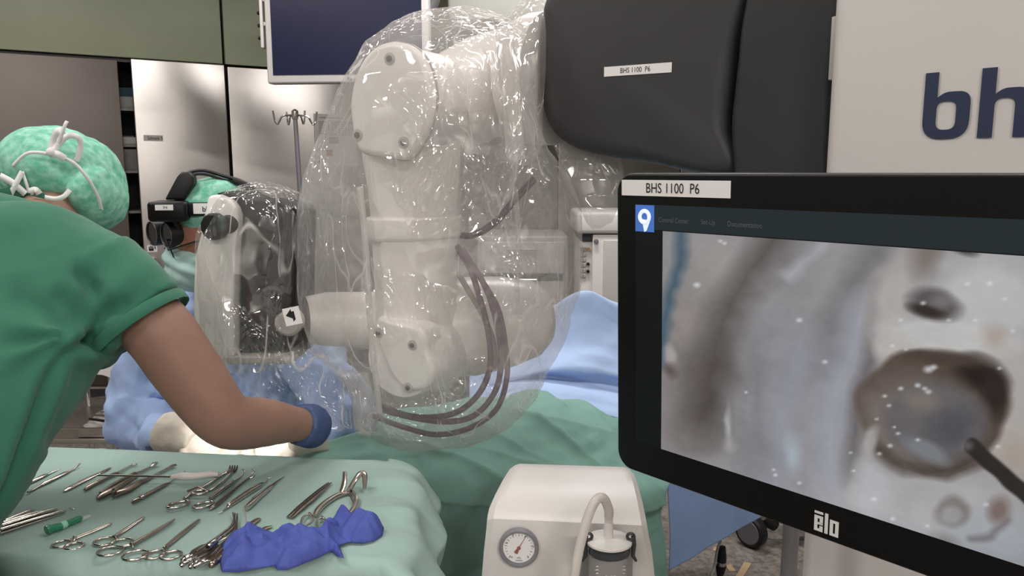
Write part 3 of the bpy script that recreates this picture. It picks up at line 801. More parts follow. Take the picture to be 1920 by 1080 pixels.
blend(ellm(1430, 700, 150, 300, 15, 1.0) * .8, (158, 157, 164)); blend(ellm(1560, 520, 90, 100, 20, 1.0) * .7, (174, 172, 174))
blend(band([(1450, 430), (1425, 500), (1372, 580), (1338, 670), (1312, 800)], 60, 1.4) * .95, (92, 82, 78)); blend(band([(1330, 690), (1312, 800)], 70, 1.4) * .6, (98, 88, 84))
blend(ellm(1290, 820, 90, 50, 15, 1.0) * .8, (146, 138, 136)); blend(ellm(1420, 840, 60, 90, 10, 1.0) * .5, (128, 122, 124))
blend(band([(1650, 450), (1610, 520), (1565, 600), (1545, 690)], 52, 1.4) * .8, (122, 118, 122)); blend(band([(1420, 640), (1412, 720), (1430, 800)], 40, 1.4) * .5, (136, 132, 134))
blend(band([(1500, 660), (1470, 780), (1450, 930)], 80, 1.4) * .9, (166, 170, 186)); blend(band([(1620, 590), (1578, 700), (1560, 800), (1560, 930)], 58, 1.2) * .95, (176, 181, 198))
blend(band([(1480, 512), (1510, 480), (1545, 455)], 18, 1.4) * .8, (200, 202, 212)); blend(band([(1655, 540), (1628, 660), (1604, 780), (1592, 900)], 24, 1.2) * .75, (112, 105, 106))
blend(ellm(1680, 560, 60, 130, 18, .7), (194, 188, 184)); blend(ellm(1860, 560, 180, 130, 0, .6), (204, 204, 206)); blend(ellm(1790, 640, 170, 52, 8, .35), (212, 211, 210)); blend(ellm(1670, 650, 40, 50, 20, .6), (204, 198, 192))
blend(ellm(1735, 480, 40, 70, 10, .8) * .9, (146, 134, 126)); blend(ellm(1810, 470, 40, 16, 10, .8), (70, 64, 62)); blend(ellm(1755, 572, 64, 34, 10, .5), (112, 106, 106)); blend(ellm(1738, 582, 46, 14, 12, .6), (72, 62, 60)); blend(ellm(1770, 565, 36, 18, 0, .8) * .7, (150, 146, 148))
blend(ellm(1868, 630, 34, 40, -20, .8) * .7, (190, 166, 148)); blend(ellm(1905, 780, 110, 170, 0, .5), (196, 190, 186)); blend(ellm(1900, 850, 60, 60, 0, .9) * .6, (188, 168, 152))
blend(ellm(1750, 950, 240, 110, 8, .5), (194, 193, 195)); blend(ellm(1640, 900, 44, 130, 5, .7), (200, 201, 206)); blend(ellm(1870, 1010, 130, 80, 15, .7) * .8, (178, 188, 198)); blend(ellm(1700, 1000, 120, 40, 20, .9) * .6, (168, 174, 184))
blend(ellm(1745, 768, 146, 122, 6, .10), (108, 92, 82)); blend(ellm(1700, 790, 110, 108, 0, .5), (142, 130, 122)); blend(ellm(1660, 720, 50, 60, 30, .9) * .7, (130, 116, 106))
blend(ellm(1838, 706, 70, 44, 28, .6), (58, 46, 42)); blend(ellm(1862, 745, 34, 64, -10, .6), (66, 54, 48)); blend(ellm(1780, 672, 100, 20, 6, .8), (96, 80, 70))
blend(ellm(1752, 790, 112, 86, 8, .30), (122, 118, 122)); blend(ellm(1785, 800, 70, 60, 0, .8) * .8, (100, 97, 106)); blend(ellm(1728, 748, 50, 30, 0, .8) * .8, (150, 138, 128)); blend(ellm(1735, 842, 64, 24, 28, .6) * .9, (144, 150, 158))
blend(band([(1640, 840), (1690, 878), (1770, 886), (1830, 868)], 18, 1.2) * .8, (88, 74, 66)); blend(ellm(1630, 830, 16, 40, 20, .6) * .8, (196, 192, 190))
blend(band([(1820, 836), (1870, 880), (1960, 955)], 17, .25), (62, 58, 55)); blend(ellm(1812, 834, 16, 14, 0, .8) * .6, (150, 148, 150))
blend(ellm(1785, 955, 40, 36, 0, .4), (152, 144, 142)); blend(ellm(1782, 962, 26, 23, 0, .5), (176, 174, 176)); blend(ellm(1872, 950, 30, 36, 0, .7) * .8, (138, 112, 104)); blend(band([(1815, 1008), (1858, 1000), (1888, 972)], 12, 1.0) * .8, (134, 128, 130)); blend(ellm(1770, 1020, 40, 30, 30, .8) * .6, (140, 134, 134))
blend(ellm(1364, 790, 9, 50, 3, 1.0) * .8, (212, 214, 220)); blend(ellm(1366, 830, 18, 22, 0, 1.0) * .6, (198, 196, 198)); blend(ellm(1490, 848, 24, 50, 0, 1.0) * .8, (190, 208, 222)); blend(ellm(1405, 760, 10, 60, 0, 1.0) * .4, (176, 172, 174))
SPK = [(1742, 692, 11), (1752, 688, 8), (1722, 722, 7), (1735, 728, 6), (1742, 734, 7), (1690, 728, 6), (1668, 760, 5), (1660, 742, 5), (1645, 785, 4), (1678, 800, 4), (1685, 812, 5), (1722, 824, 5), (1670, 835, 6), (1650, 850, 5), (1596, 848, 4), (1602, 882, 4), (1732, 568, 6), (1815, 532, 6), (1857, 531, 7), (1780, 600, 5), (1830, 600, 5), (1690, 600, 5), (1674, 648, 5), (1700, 655, 4), (1875, 690, 5), (1900, 620, 5), (1840, 470, 6), (1885, 560, 5), (1640, 935, 7), (1675, 972, 6), (1500, 905, 5), (1452, 880, 4), (1455, 890, 5), (1850, 945, 6), (1740, 985, 5), (1790, 1035, 5), (1308, 534, 8), (1352, 452, 5), (1360, 456, 5), (1500, 600, 7), (1548, 678, 6), (1872, 836, 5), (1400, 735, 4)]
for cx, cy, r in SPK: blend(ellm(cx, cy, r * 1.2, r * .9, 0, .9, False) * .9, (232, 236, 242))
img = (img - 150) * 1.10 + 143; img = img * .78 + img.mean(2, keepdims=True) * .22
img = np.clip(img + (N1 * 8 + N2 * 7 + N3 * 5)[..., None], 0, 255)
ccol = np.where(img / 255 <= .04045, img / 255 / 12.92, ((img / 255 + .055) / 1.055) ** 2.4)
pv = (Pw + np.array(NN) * .0014).reshape(-1, 3)
me = MB().add([tuple(p) for p in pv], [(j * gw + i, j * gw + i + 1, (j + 1) * gw + i + 1, (j + 1) * gw + i) for j in range(gh - 1) for i in range(gw - 1)]).mesh('picture')
ca = me.color_attributes.new('picture', 'FLOAT_COLOR', 'POINT')
ca.data.foreach_set('color', np.concatenate([ccol.reshape(-1, 3), np.ones((gw * gh, 1))], 1).astype(np.float32).ravel())
pm = bpy.data.materials.new('live_picture'); pm.use_nodes = True; nt = pm.node_tree; b_ = nt.nodes['Principled BSDF']
an_ = nt.nodes.new('ShaderNodeAttribute'); an_.attribute_name = 'picture'
b_.inputs['Base Color'].default_value = (.01, .01, .01, 1); b_.inputs['Roughness'].default_value = .35
nt.links.new(an_.outputs['Color'], b_.inputs['Emission Color']); b_.inputs['Emission Strength'].default_value = .76; b_.inputs['Specular IOR Level'].default_value = .2
link('picture', me, pm, em)
ui = mat('screen_ui_text', '50565a', .5, emit=.25); uib = mat('screen_logo_blue', '3f66b0', .4, emit=.6); uiw = mat('screen_logo_white', 'd4def0', .4, emit=.7)
ux, uy = muv(1193, 433); ux1, uy1 = muv(1228, 385)
quad_label('menu_logo', MO + U * ux + V * (uy) + NN * .001, U, V, ux1 - ux, uy1 - uy, uib, em, .0006)
lc = MO + U * (ux + (ux1 - ux) * .5) + V * (uy + (uy1 - uy) * .56) + NN * .0018
mb = MB(); mb.torus(lc, .0068, .0024, NN, 24, 6); pw_ = .0068
mb.prism([(-.0085, -.002), (-.002, -.0095), (.0, -.0175), (.003, -.016), (.0075, -.006), (.0055, -.004)], lc, U, V, NN, .0004); obj('logo_ring', mb, uiw, em)
for s_, px, py in (('Control Center', 1236, 416), ('Set-Up', 1316, 420), ('Documentation', 1365, 424)):
    x_, y_ = muv(px, py); text('menu_text', s_, MO + U * x_ + V * y_ + NN * .0014, U, V, .0056, ui, em, depth=.0002, xs=.80)
lx, ly = muv(1167, 366); lx1, ly1 = muv(1371, 339)
quad_label('name_label', MO + U * lx + V * ly + NN * .0004, U, V, lx1 - lx, ly1 - ly, whitepaper, em)
tx_, ty_ = muv(1212, 361); text('lettering', 'BHS 1100  P6', MO + U * tx_ + V * ty_ + NN * .0014, U, V, .0112, ink, em, depth=.0003, xs=.82)
# maker's lettering on the lower bezel
ex, ey = muv(1527, 992); mb = MB(); h_ = .0165; ef = MO + U * ex + V * ey + NN * .0006
def glyph(mb, pts, o, u, v, w, d=.0006): mb.prism(pts, o, u, v, w, d)
def rect(x0, y0, x1, y1): return [(x0, y0), (x1, y0), (x1, y1), (x0, y1)]
k = h_ / 10
def G(x0, y0, x1, y1): glyph(mb, rect(x0 * k, y0 * k, x1 * k, y1 * k), ef, U, V, NN)
G(0, 0, 2, 10); G(2, 0, 5.4, 1.7); G(3.4, 1.7, 5.4, 3.6); G(2, 8.3, 5.4, 10); G(3.4, 5, 5.4, 8.3); G(2, 4.4, 5.4, 5.8); G(0, 11.3, 5.4, 12.8)
G(6.6, 0, 8.6, 13); G(9.8, 0, 11.8, 10); G(13.2, 0, 15.2, 10); G(11.8, 0, 13.2, 1.7); G(11.8, 8.3, 13.2, 10)
obj('bezel_lettering', mb, mat('silver_lettering', 'd9d7d5', .4), em)

# ---------------- robot cart column with big lettering
CL = at(1548, 160, 1.22); CU = U.copy(); CN = Nh.copy()
cart = thing('robot_cart', 'tall white robot cart with dark blue bhs lettering behind the monitor', 'cart', Vector((CL.x + .2, CL.y, 0)))
RC = Matrix((CU, -CN, Vector((0, 0, 1)))).transposed()
cw = .62
mb = MB(); base = Vector((CL.x, CL.y, 0)); mb.box(base + CU * cw / 2 - CN * .22 + Vector((0, 0, 1.04)), (cw, .44, 1.76), RC); obj('body', mb, white, cart, bevel=.025, seg=5)
mb = MB(); mb.box(base + CU * cw / 2 - CN * .2 + Vector((0, 0, .1)), (cw + .04, .62, .1), RC); obj('plinth', mb, grey_metal, cart, bevel=.02)
for a_ in (.08, cw - .08):
    for b2 in (.04, -.42):
        q = base + CU * a_ + CN * (b2 + .03); mb = MB(); mb.lathe([(.02, -.02), (.045, -.019), (.045, .019), (.02, .02)], Vector((q.x, q.y, .045)), CU, 18); obj('caster', mb, black_soft, cart)
q = base + CU * .004 + Vector((0, 0, at(1550, 95, 1.22).z)) + CN * .002; mb = MB(); mb.box(base - CU * .002 - CN * .028 + Vector((0, 0, at(1548, 88, 1.22).z)), (.008, .02, .095), RC); obj('hinge', mb, grey_light, cart, bevel=.002)
navy = mat('navy_lettering', '2b3550', .5)
def cuv(px, py):
    p = onplane(px, py, CL, CN); return (p - CL).dot(CU), p.z
bx, bz = cuv(1728, 262); bx1, bz1 = cuv(1734, 138)
H = bz1 - bz; kx = cuv(1815, 262)[0] - bx
lo_ = Vector((CL.x, CL.y, 0)) + CN * .001
def rp(pts, n=7):
    """polygon with rounded corners: (x, y, radius)"""
    out = []; m_ = len(pts)
    for i in range(m_):
        p = np.array(pts[i][:2]); r = pts[i][2]
        if r <= 0: out.append(tuple(p)); continue
        a = np.array(pts[i - 1][:2]) - p; b = np.array(pts[(i + 1) % m_][:2]) - p; la, lb = np.linalg.norm(a), np.linalg.norm(b)
        r = min(r, la * .5, lb * .5); A_ = p + a / la * r; B_ = p + b / lb * r
        for k in range(n + 1):
            t = k / n; out.append(tuple((1 - t) ** 2 * A_ + 2 * t * (1 - t) * p + t * t * B_))
    return out
def letter_b(x, z, w, h):
    xh = h * .70; st = w * .29; bt = h * .14; R_ = w * .42
    out = rp([(x, z + h, 0), (x, z, R_), (x + w, z, R_), (x + w, z + xh, R_), (x + w * .46, z + xh, w * .1), (x + st, z + xh - bt * .55, 0), (x + st, z + h, 0)])
    hole = rp([(x + st, z + bt, w * .18), (x + st, z + xh - bt, w * .18), (x + w - st, z + xh - bt, w * .18), (x + w - st, z + bt, w * .18)])
    return out, hole
def flat_glyph(name, outer, hole, parent, m):
    bm = bmesh.new()
    def P3(q): return lo_ + CU * q[0] + Vector((0, 0, q[1])) + CN * .0008
    ed = []
    for lp in (outer, hole) if hole else (outer,):
        v_ = [bm.verts.new(P3(q)) for q in lp]
        for i in range(len(v_)): ed.append(bm.edges.new((v_[i], v_[(i + 1) % len(v_)])))
    bmesh.ops.triangle_fill(bm, edges=ed, use_beauty=True)
    r_ = bmesh.ops.extrude_face_region(bm, geom=bm.faces[:])
    bmesh.ops.translate(bm, verts=[g for g in r_['geom'] if isinstance(g, bmesh.types.BMVert)], vec=CN * .0006)
    bmesh.ops.recalc_face_normals(bm, faces=bm.faces)
    me = bpy.data.meshes.new(name); bm.to_mesh(me); bm.free()
    return link(name, me, m, parent)
lw = kx
o1, h1 = letter_b(bx, bz, lw, H); flat_glyph('letter_b', o1, h1, cart, navy)
hx = cuv(1832, 262)[0]; st = lw * .30; xh = H * .68; bt = H * .155; w = lw
xh = H * .70; bt = H * .14
oh = rp([(hx, bz, 0), (hx, bz + H, 0), (hx + st, bz + H, 0), (hx + st, bz + xh - bt * .55, 0), (hx + w * .46, bz + xh, w * .1), (hx + w, bz + xh, w * .42), (hx + w, bz, 0), (hx + w - st, bz, 0), (hx + w - st, bz + xh - bt, w * .18), (hx + st, bz + xh - bt, w * .18), (hx + st, bz, 0)])
flat_glyph('letter_h', oh, None, cart, navy)
sx = hx + w * 1.25
os_ = [(0, 0), (.85, 0), (1, .12), (1, .32), (.88, .42), (.32, .42), (.32, .54), (.95, .54), (.95, .68), (.14, .68), (0, .56), (0, .36), (.12, .27), (.68, .27), (.68, .14), (0, .14)]
flat_glyph('letter_s', [(sx + a_ * w, bz + b2 * H) for a_, b2 in os_], None, cart, navy)
# monitor post and bracket
pp = at(1481, 1030, 1.15); mb = MB(); mb.tube([(pp.x, pp.y, .15), (pp.x, pp.y, 1.12)], .0125 * 1.0, 18); ps = obj('monitor_post', mb, grey_metal, cart)
mc = MO + U * .3 - V * MH * .55 - NN * .033
mb = MB(); mb.box(mc - NN * .008, (.12, .02, .12), Matrix((U, -NN, V)).transposed()); mb.tube([mc, Vector((pp.x + .02, pp.y - .03, mc.z - .03)), Vector((pp.x, pp.y, mc.z - .06))], .014); obj('bracket', mb, black_soft, em)

# ---------------- charcoal housing between cart and arm
HU = Vector((math.sin(math.radians(60)), -math.cos(math.radians(60)), 0)); HN = Vector((HU.y, -HU.x, 0))
HO = at(1012, 150, 1.56)
def huv(px, py):
    p = onplane(px, py, HO, HN); return (p - HO).dot(HU), (p - HO).z
hs = thing('robot_housing', 'rounded charcoal shell joining the white cart to the draped robot arm', 'robot housing', HO)
HP = [(1420, -60), (1385, 60), (1372, 150), (1364, 240), (1376, 330), (1200, 304), (1110, 290), (1068, 277), (1036, 256), (1017, 228), (1006, 190), (1001, 140), (1002, 80), (1006, 30), (1016, -10), (1045, -50), (1090, -80)]
p2 = [huv(*q) for q in HP]
def rounded_shell(name, pts, o, u, v, n, d0, d1, m, parent, r=.03, steps=6):
    """outline plate with a soft rounded rim towards the viewer"""
    P = np.array(pts); c = P.mean(0); rings = []
    for k in range(steps + 1):
        a = math.pi / 2 * k / steps; ins_ = r * (1 - math.sin(a)); dep = d0 - r * (1 - math.cos(a)) if False else d0 - r + r * math.cos(a)
        nrm = P - c; L_ = np.linalg.norm(nrm, axis=1, keepdims=True); Q = P - nrm / L_ * ins_
        rings.append([Vector(o) + Vector(u) * x + Vector(v) * y + Vector(n) * dep for x, y in Q])
    rings = rings[::1]
    rings.append([Vector(o) + Vector(u) * x + Vector(v) * y + Vector(n) * d1 for x, y in P])
    mb = MB(); mb.loft(rings, True); return obj(name, mb, m, parent, angle=50)
sp = [tuple(q) for q in spline(p2 + [p2[0]], 90)[:-1]]
rounded_shell('front_shell', sp, HO, HU, Vector((0, 0, 1)), HN, .0, -.36, black_shell, hs, .035)
NP = [(1412, -60), (1392, 40), (1384, 110), (1377, 170), (1371, 240), (1377, 330), (1382, 420), (1480, 430), (1545, 425), (1560, 300), (1570, 150), (1585, -60)]
p3 = [huv(*q) for q in NP]
sp3 = [tuple(q) for q in spline(p3 + [p3[0]], 80)[:-1]]
rounded_shell('neck_shell', sp3, HO + HN * .012, HU, Vector((0, 0, 1)), HN, .0, -.34, mat('charcoal_shell_neck', '303031', .5, 0, .4), hs, .02)
l0, lz0 = huv(1133, 144); l1, lz1 = huv(1260, 120)
hl = quad_label('name_label', HO + HU * l0 + Vector((0, 0, lz0)) + HN * .0006, HU, (0, 0, 1), l1 - l0, .0175, whitepaper, hs)
text('lettering', 'BHS 1100  P6', HO + HU * (l0 + .032) + Vector((0, 0, lz0 + .0045)) + HN * .0016, HU, (0, 0, 1), .0092, ink, hs, depth=.0003, xs=.8)
# ================================================================ ROBOT ARM
RY = 1.62
arm = thing('surgical_robot', 'white jointed robot arm inside the clear plastic drape', 'robot arm', at(785, 720, RY))
def ring_rect(px_l, px_r, py, Y, dep, ch=.3, n=5):
    """octagonal rounded section across the vertical link"""
    a, b = at(px_l, py, Y), at(px_r, py, Y); c = (a + b) / 2; hw = (b.x - a.x) / 2; hd = dep
    pts = [(-1, -.55), (-.72, -1), (.05, -1), (.50, -.72), (.98, -.1), (1, .5), (.6, 1), (-.6, 1), (-1, .5)]
    return [Vector((c.x + x * hw, c.y + y * hd, c.z)) for x, y in pts]
S = [(255, 684, 868), (300, 688, 866), (350, 697, 862), (410, 703, 861), (450, 706, 860), (520, 710, 858), (590, 713, 858), (640, 716, 862), (680, 722, 866), (710, 738, 862), (728, 765, 845)]
mb = MB(); mb.loft([ring_rect(l, r, y, RY, .095 - .03 * (y > 690) - .03 * (y > 715)) for y, l, r in S]); obj('vertical_link', mb, white_arm, arm, bevel=.006, seg=3, angle=25)
mb = MB(); mb.loft([ring_rect(l, r, y, RY, d) for y, l, r, d in ((404, 698, 860, .098), (407, 694, 864, .104), (441, 696, 864, .104), (446, 700, 860, .098))]); obj('collar', mb, white_arm, arm, bevel=.003, angle=25)
AX = Vector((.38, .92, 0)).normalized()                     # joint axis, away from the viewer and to the right
AU = Vector((AX.y, -AX.x, 0)); AV = Vector((0, 0, 1)); AN = -AX
JO = at(740, 190, RY - .14)
def juv(px, py, O): 
    p = onplane(px, py, O, AN); return (p - O).dot(AU), (p - O).z
CP = [(740, 78), (768, 84), (792, 102), (808, 135), (815, 175), (813, 210), (803, 245), (787, 275), (772, 294), (758, 300), (720, 294), (683, 287), (671, 272), (664, 240), (660, 200), (664, 165), (674, 132), (690, 105), (713, 85)]
cp2 = [juv(*q, JO) for q in CP]; cps = [tuple(q) for q in spline(cp2 + [cp2[0]], 72)[:-1]]
rounded_shell('upper_cover', cps, JO, AU, AV, AN, .012, -.02, white_arm, arm, .014)
cpl = [(x * 1.025 , y * 1.02) for x, y in cps]
mb = MB(); mb.prism(cpl, JO - AN * .012, AU, AV, AN, .006); obj('cover_rim', mb, grey_light, arm)
cpb = [(x * .97, y * .97 if y > -.02 else y * .8) for x, y in cps]
mb = MB(); R_ = []
for k, sc in ((.01, 1.0), (.06, 1.0), (.12, 1.02), (.19, 1.0), (.235, .92), (.26, .7), (.265, .3)): R_.append([JO + AX * k + AU * x * sc + AV * y * sc for x, y in cpb])
mb.loft(R_); obj('upper_joint', mb, white_arm, arm, angle=40)
for px, py in ((737, 112), (677, 254), (763, 268)):
    u_, v_ = juv(px, py, JO); q = JO + AU * u_ + AV * v_ + AN * .0125
    mb = MB(); mb.lathe([(.0115, -.002), (.0115, .0005), (.0085, .0012)], q, AN, 20); sc_ = obj('screw_recess', mb, grey_light, arm)
    mb = MB(); mb.lathe([(.0065, 0), (.0065, .003), (.005, .0045), (.0025, .0046)], q, AN, 6); obj('screw', mb, mat('screw_dark', '5d5957', .3, .9), sc_)
# lower joint: cover plate, hub, and the horizontal link to both sides
LO = at(775, 650, RY - .125)
LP = [(714, 593), (740, 600), (775, 608), (796, 617), (803, 632), (806, 655), (815, 680), (818, 703), (806, 724), (785, 731), (762, 726), (742, 706), (728, 680), (716, 650), (708, 622), (708, 602)]
lp2 = [juv(*q, LO) for q in LP]; lps = [tuple(q) for q in spline(lp2 + [lp2[0]], 64)[:-1]]
rounded_shell('lower_cover', lps, LO, AU, AV, AN, .012, -.05, white_arm, arm, .012)
for px, py in ((716, 622), (779, 645), (771, 724)):
    u_, v_ = juv(px, py, LO); q = LO + AU * u_ + AV * v_ + AN * .0125
    mb = MB(); mb.lathe([(.0105, -.002), (.0105, .0005), (.008, .0012)], q, AN, 20); sc_ = obj('screw_recess', mb, grey_light, arm)
    mb = MB(); mb.lathe([(.0055, 0), (.0055, .003), (.004, .0042)], q, AN, 6); obj('screw', mb, MATS['screw_dark'], sc_)
hub = at(800, 655, RY); mb = MB(); mb.lathe([(.03, -.115), (.075, -.11), (.084, -.09), (.086, .10), (.08, .12), (.03, .125)], hub, AX, 40); obj('lower_joint', mb, white_arm, arm, angle=45)
# forearm: from the lower joint to the right, rounded end
e = [at(800, 620, RY + .06), at(880, 612, RY + .09), at(950, 603, RY + .12), at(1000, 597, RY + .14), at(1022, 595, RY + .15), at(1034, 594, RY + .155)]
mb = MB(); mb.tube(e, [.098, .112, .104, .088, .064, .02], 36, flat=1.0); obj('forearm', mb, white_arm, arm)
e = [at(790, 610, RY + .05), at(690, 600, RY + .03), at(610, 598, RY + .02), at(572, 600, RY + .0)]
mb = MB(); mb.tube(e, [.075, .062, .058, .05], 28); obj('camera_link', mb, white_arm, arm)
# shoulder link from upper joint to the charcoal housing
js = JO + AX * .19
e = [js - Vector((.0, 0, -.0)), at(905, 165, RY + .09), at(955, 160, RY + .08), at(985, 155, RY + .06), at(1012, 150, RY + .05), at(1040, 148, RY + .03)]
mb = MB(); mb.tube(e, [.10, .108, .118, .128, .135, .135], 40); obj('shoulder_link', mb, white_arm, arm)
# ---------------- braided cables
def cable(pts, r, m, nm, n=60):
    mb = MB(); mb.tube(vspline([at(*q) for q in pts], n), r, 10); return obj(nm, mb, m, arm)
cb = [(858, 462, RY - .02), (888, 500, RY - .06), (915, 550, RY - .09), (932, 610, RY - .1), (940, 670, RY - .1), (930, 730, RY - .1), (895, 775, RY - .1), (850, 790, RY - .09), (790, 786, RY - .05), (720, 770, RY)]
cable(cb, .0062, purple, 'cable')
cable([(860, 470, RY - .0), (882, 505, RY - .05), (900, 560, RY - .07), (915, 620, RY - .08), (919, 685, RY - .08), (900, 735, RY - .08), (862, 770, RY - .07), (815, 782, RY - .05), (760, 778, RY - .02), (705, 755, RY + .02)], .0062, purple, 'cable')
cable([(868, 468, RY + .01), (900, 520, RY - .04), (934, 580, RY - .06), (948, 650, RY - .07), (950, 710, RY - .07), (930, 768, RY - .07), (882, 802, RY - .06), (820, 815, RY - .04), (760, 802, RY - .01), (700, 780, RY + .02)], .0058, purple, 'cable')
cable([(859, 512, RY), (880, 548, RY - .03), (905, 590, RY - .04), (925, 640, RY - .05), (930, 690, RY - .05)], .006, mat('grey_hose', '9b938d', .5), 'hose')
cable([(858, 440, RY + .04), (890, 440, RY + .05), (930, 415, RY + .06), (965, 375, RY + .07), (1002, 335, RY + .08)], .008, purple, 'cable')

# ================================================================ MICROSCOPE CAMERA HEAD
KY = 1.6
ch = thing('microscope_camera', 'white and black microscope camera head in clear wrap beside the surgeon', 'camera head', at(480, 655, KY))
def kp(px, py): 
    p = at(px, py, KY); return (p.x, p.z)
def slab(name, pts, y0, y1, m, bevel=.006, n=0):
    q = [kp(*a) for a in pts]
    if n: q = [tuple(a) for a in spline(q + [q[0]], n)[:-1]]
    mb = MB(); mb.prism(q, (0, y0, 0), (1, 0, 0), (0, 0, 1), (0, 1, 0), y1 - y0); return obj(name, mb, m, ch, bevel=bevel)
slab('white_cover', [(421, 366), (436, 362), (458, 372), (471, 387), (474, 404), (473, 430), (468, 470), (466, 560), (466, 652), (400, 650), (394, 560), (398, 470), (412, 420)], KY - .09, KY - .02, white_arm, .006)
slab('black_body', [(424, 362), (440, 357), (480, 372), (530, 377), (566, 386), (571, 400), (569, 500), (568, 575), (540, 640), (560, 655), (468, 655), (470, 470), (474, 400), (462, 374)], KY - .06, KY + .10, black_soft, .008)
slab('base_plate', [(396, 648), (566, 650), (572, 662), (398, 664)], KY - .095, KY + .1, grey_light, .003)
mb = MB(); c = at(412, 424, KY - .09); mb.lathe([(.012, .0), (.025, -.004), (.027, -.010), (.027, -.022), (.024, -.027), (.01, -.028)], c, (0.25, 1, 0), 12); mb.lathe([(.016, 0), (.019, -.01), (.016, -.018)], at(434, 420, KY - .08), (.25, 1, 0), 20); obj('knob', mb, black_soft, ch, bevel=.002)
for px, py, r in ((520, 560, .03), (548, 600, .027)):
    mb = MB(); mb.lathe([(r * .5, 0), (r, -.004), (r, -.03), (r * .8, -.035)], at(px, py, KY - .06), (0, 1, 0), 24); obj('dial', mb, grey_light if r < .03 else black_shell, ch)
for k in range(4):
    mb = MB(); a = at(505 + k * 9, 405 + k * 2, KY - .062); mb.box(a, (.006, .006, .022)); obj('rib', mb, black_shell, ch, bevel=.002)
mb = MB(); mb.tube(vspline([at(566, 390, KY + .02), at(574, 430, KY + .06), at(576, 520, KY + .08), at(574, 580, KY + .05)], 20), .009, 10); obj('cable', mb, black_soft, ch)

# ================================================================ CLEAR PLASTIC DRAPES
def film_disp(amp=.012, s=5.0, o=0.0, hang=True):
    def fn(p, n):
        q = Vector((p.x, p.y, p.z * (.42 if hang else 1)))
        w = Vector((p.x + .05 * nz(p, 4, o), p.y, p.z + .05 * nz(p, 4, o + 3)))
        return amp * (.9 * nz(q, s, o) + .55 * (vor(w, 6, o) - .3) + .30 * (vor(w, 14, o + 1) - .25) + .22 * ridge(q, s * 2.4, o) * .5)
    return fn
def bag(name, rows, Y, dep, m, parent, nrow=120, seg=120, disp=None, caps=True, ex=2.4, vertical=True):
    P = []
    pl = [r[0] for r in rows]
    lo_, hi_ = pl[0], pl[-1]
    for i in range(nrow):
        y = lo_ + (hi_ - lo_) * i / (nrow - 1)
        a = np.interp(y, pl, [r[1] for r in rows]); b = np.interp(y, pl, [r[2] for r in rows])
        d = np.interp(y, pl, [(r[3] if len(r) > 3 else dep) for r in rows]); yy = np.interp(y, pl, [(r[4] if len(r) > 4 else Y) for r in rows])
        A_, B_ = (at(a, y, yy), at(b, y, yy)) if vertical else (at(y, a, yy), at(y, b, yy))
        c = (A_ + B_) / 2; h = (B_ - A_) / 2; d = min(d, max(h.length * 1.4, .004)); ring = []
        for k in range(seg):
            t = 2 * math.pi * k / seg; cx, sx = math.cos(t), math.sin(t)
            ring.append(c + h * (math.copysign(abs(cx) ** (2 / ex), cx)) + Vector((0, 1, 0)) * (d * math.copysign(abs(sx) ** (2 / ex), sx)))
        P.append(ring)
    mb = MB(); mb.loft(P, caps); me = finish(mb.mesh(name), angle=180)
    displace(me, disp or film_disp())
    return link(name, me, m, parent)
dp = thing('arm_drape', 'crinkled clear plastic drape bag hanging around the white robot arm', 'plastic drape', at(835, 838, RY))
bag('main_bag', [(27, 815, 890, .04), (36, 775, 935, .08), (55, 740, 985, .13), (100, 697, 1008, .20), (160, 668, 1010, .23), (220, 641, 1012, .23), (280, 613, 1030, .22), (340, 589, 1070, .21), (400, 574, 1086, .2), (470, 571, 1087, .2), (540, 572, 1081, .2), (600, 582, 1064, .19), (650, 602, 1044, .18), (690, 640, 1024, .17), (730, 662, 1004, .15), (780, 666, 962, .12), (808, 700, 920, .09), (828, 775, 885, .05), (838, 825, 848, .01)],
    RY, .23, film, dp, 200, 220, film_disp(.016, 5.5, 1.0), ex=3.6)
bag('neck_sleeve', [(938, 42, 300, .15), (960, 24, 312, .17), (985, 2, 312, .18), (1004, -14, 300, .18), (1014, -22, 290, .16)], RY + .06, .2, film, dp, 70, 140, film_disp(.013, 6, 4.0, False), caps=False, vertical=False)
bag('tail_sheet', [(268, 1035, 1130, .02, 1.60), (300, 1045, 1165, .03, 1.58), (335, 1058, 1172, .03, 1.56), (365, 1078, 1166, .025, 1.55), (395, 1092, 1160, .02, 1.55), (418, 1100, 1150, .01, 1.55), (430, 1110, 1130, .004, 1.55)], 1.56, .03, film, dp, 70, 60, film_disp(.012, 10, 7.0))
# white folded band of the drape and long seams
ribbon('white_band', [at(946, 60, RY - .135), at(950, 110, RY - .16), at(955, 170, RY - .175), at(962, 230, RY - .185), at(967, 300, RY - .19)], .034, film_white, dp, 30, side=(1, 0, 0))
ribbon('seam', [at(674, 350, RY - .18), at(684, 440, RY - .185), at(690, 540, RY - .19), at(697, 640, RY - .185), at(706, 720, RY - .17), at(712, 780, RY - .14)], .012, film_white, dp, 30, side=(1, 0, 0))
ribbon('seam', [at(965, 350, RY - .18), at(972, 440, RY - .185), at(968, 520, RY - .185), at(972, 590, RY - .18)], .010, film, dp, 30, side=(1, 0, 0))
cd = thing('camera_drape', 'clear plastic wrap over the camera head with an arrow sticker', 'plastic drape', at(470, 700, KY))
bag('wrap', [(343, 470, 500, .03), (352, 440, 530, .07), (368, 418, 562, .11), (400, 396, 576, .13), (440, 379, 577, .14), (520, 377, 574, .14), (600, 384, 573, .14), (640, 390, 574, .14), (668, 396, 578, .13)], KY, .14, film2, cd, 120, 150, film_disp(.012, 7, 9.0), caps=False)
rows = []
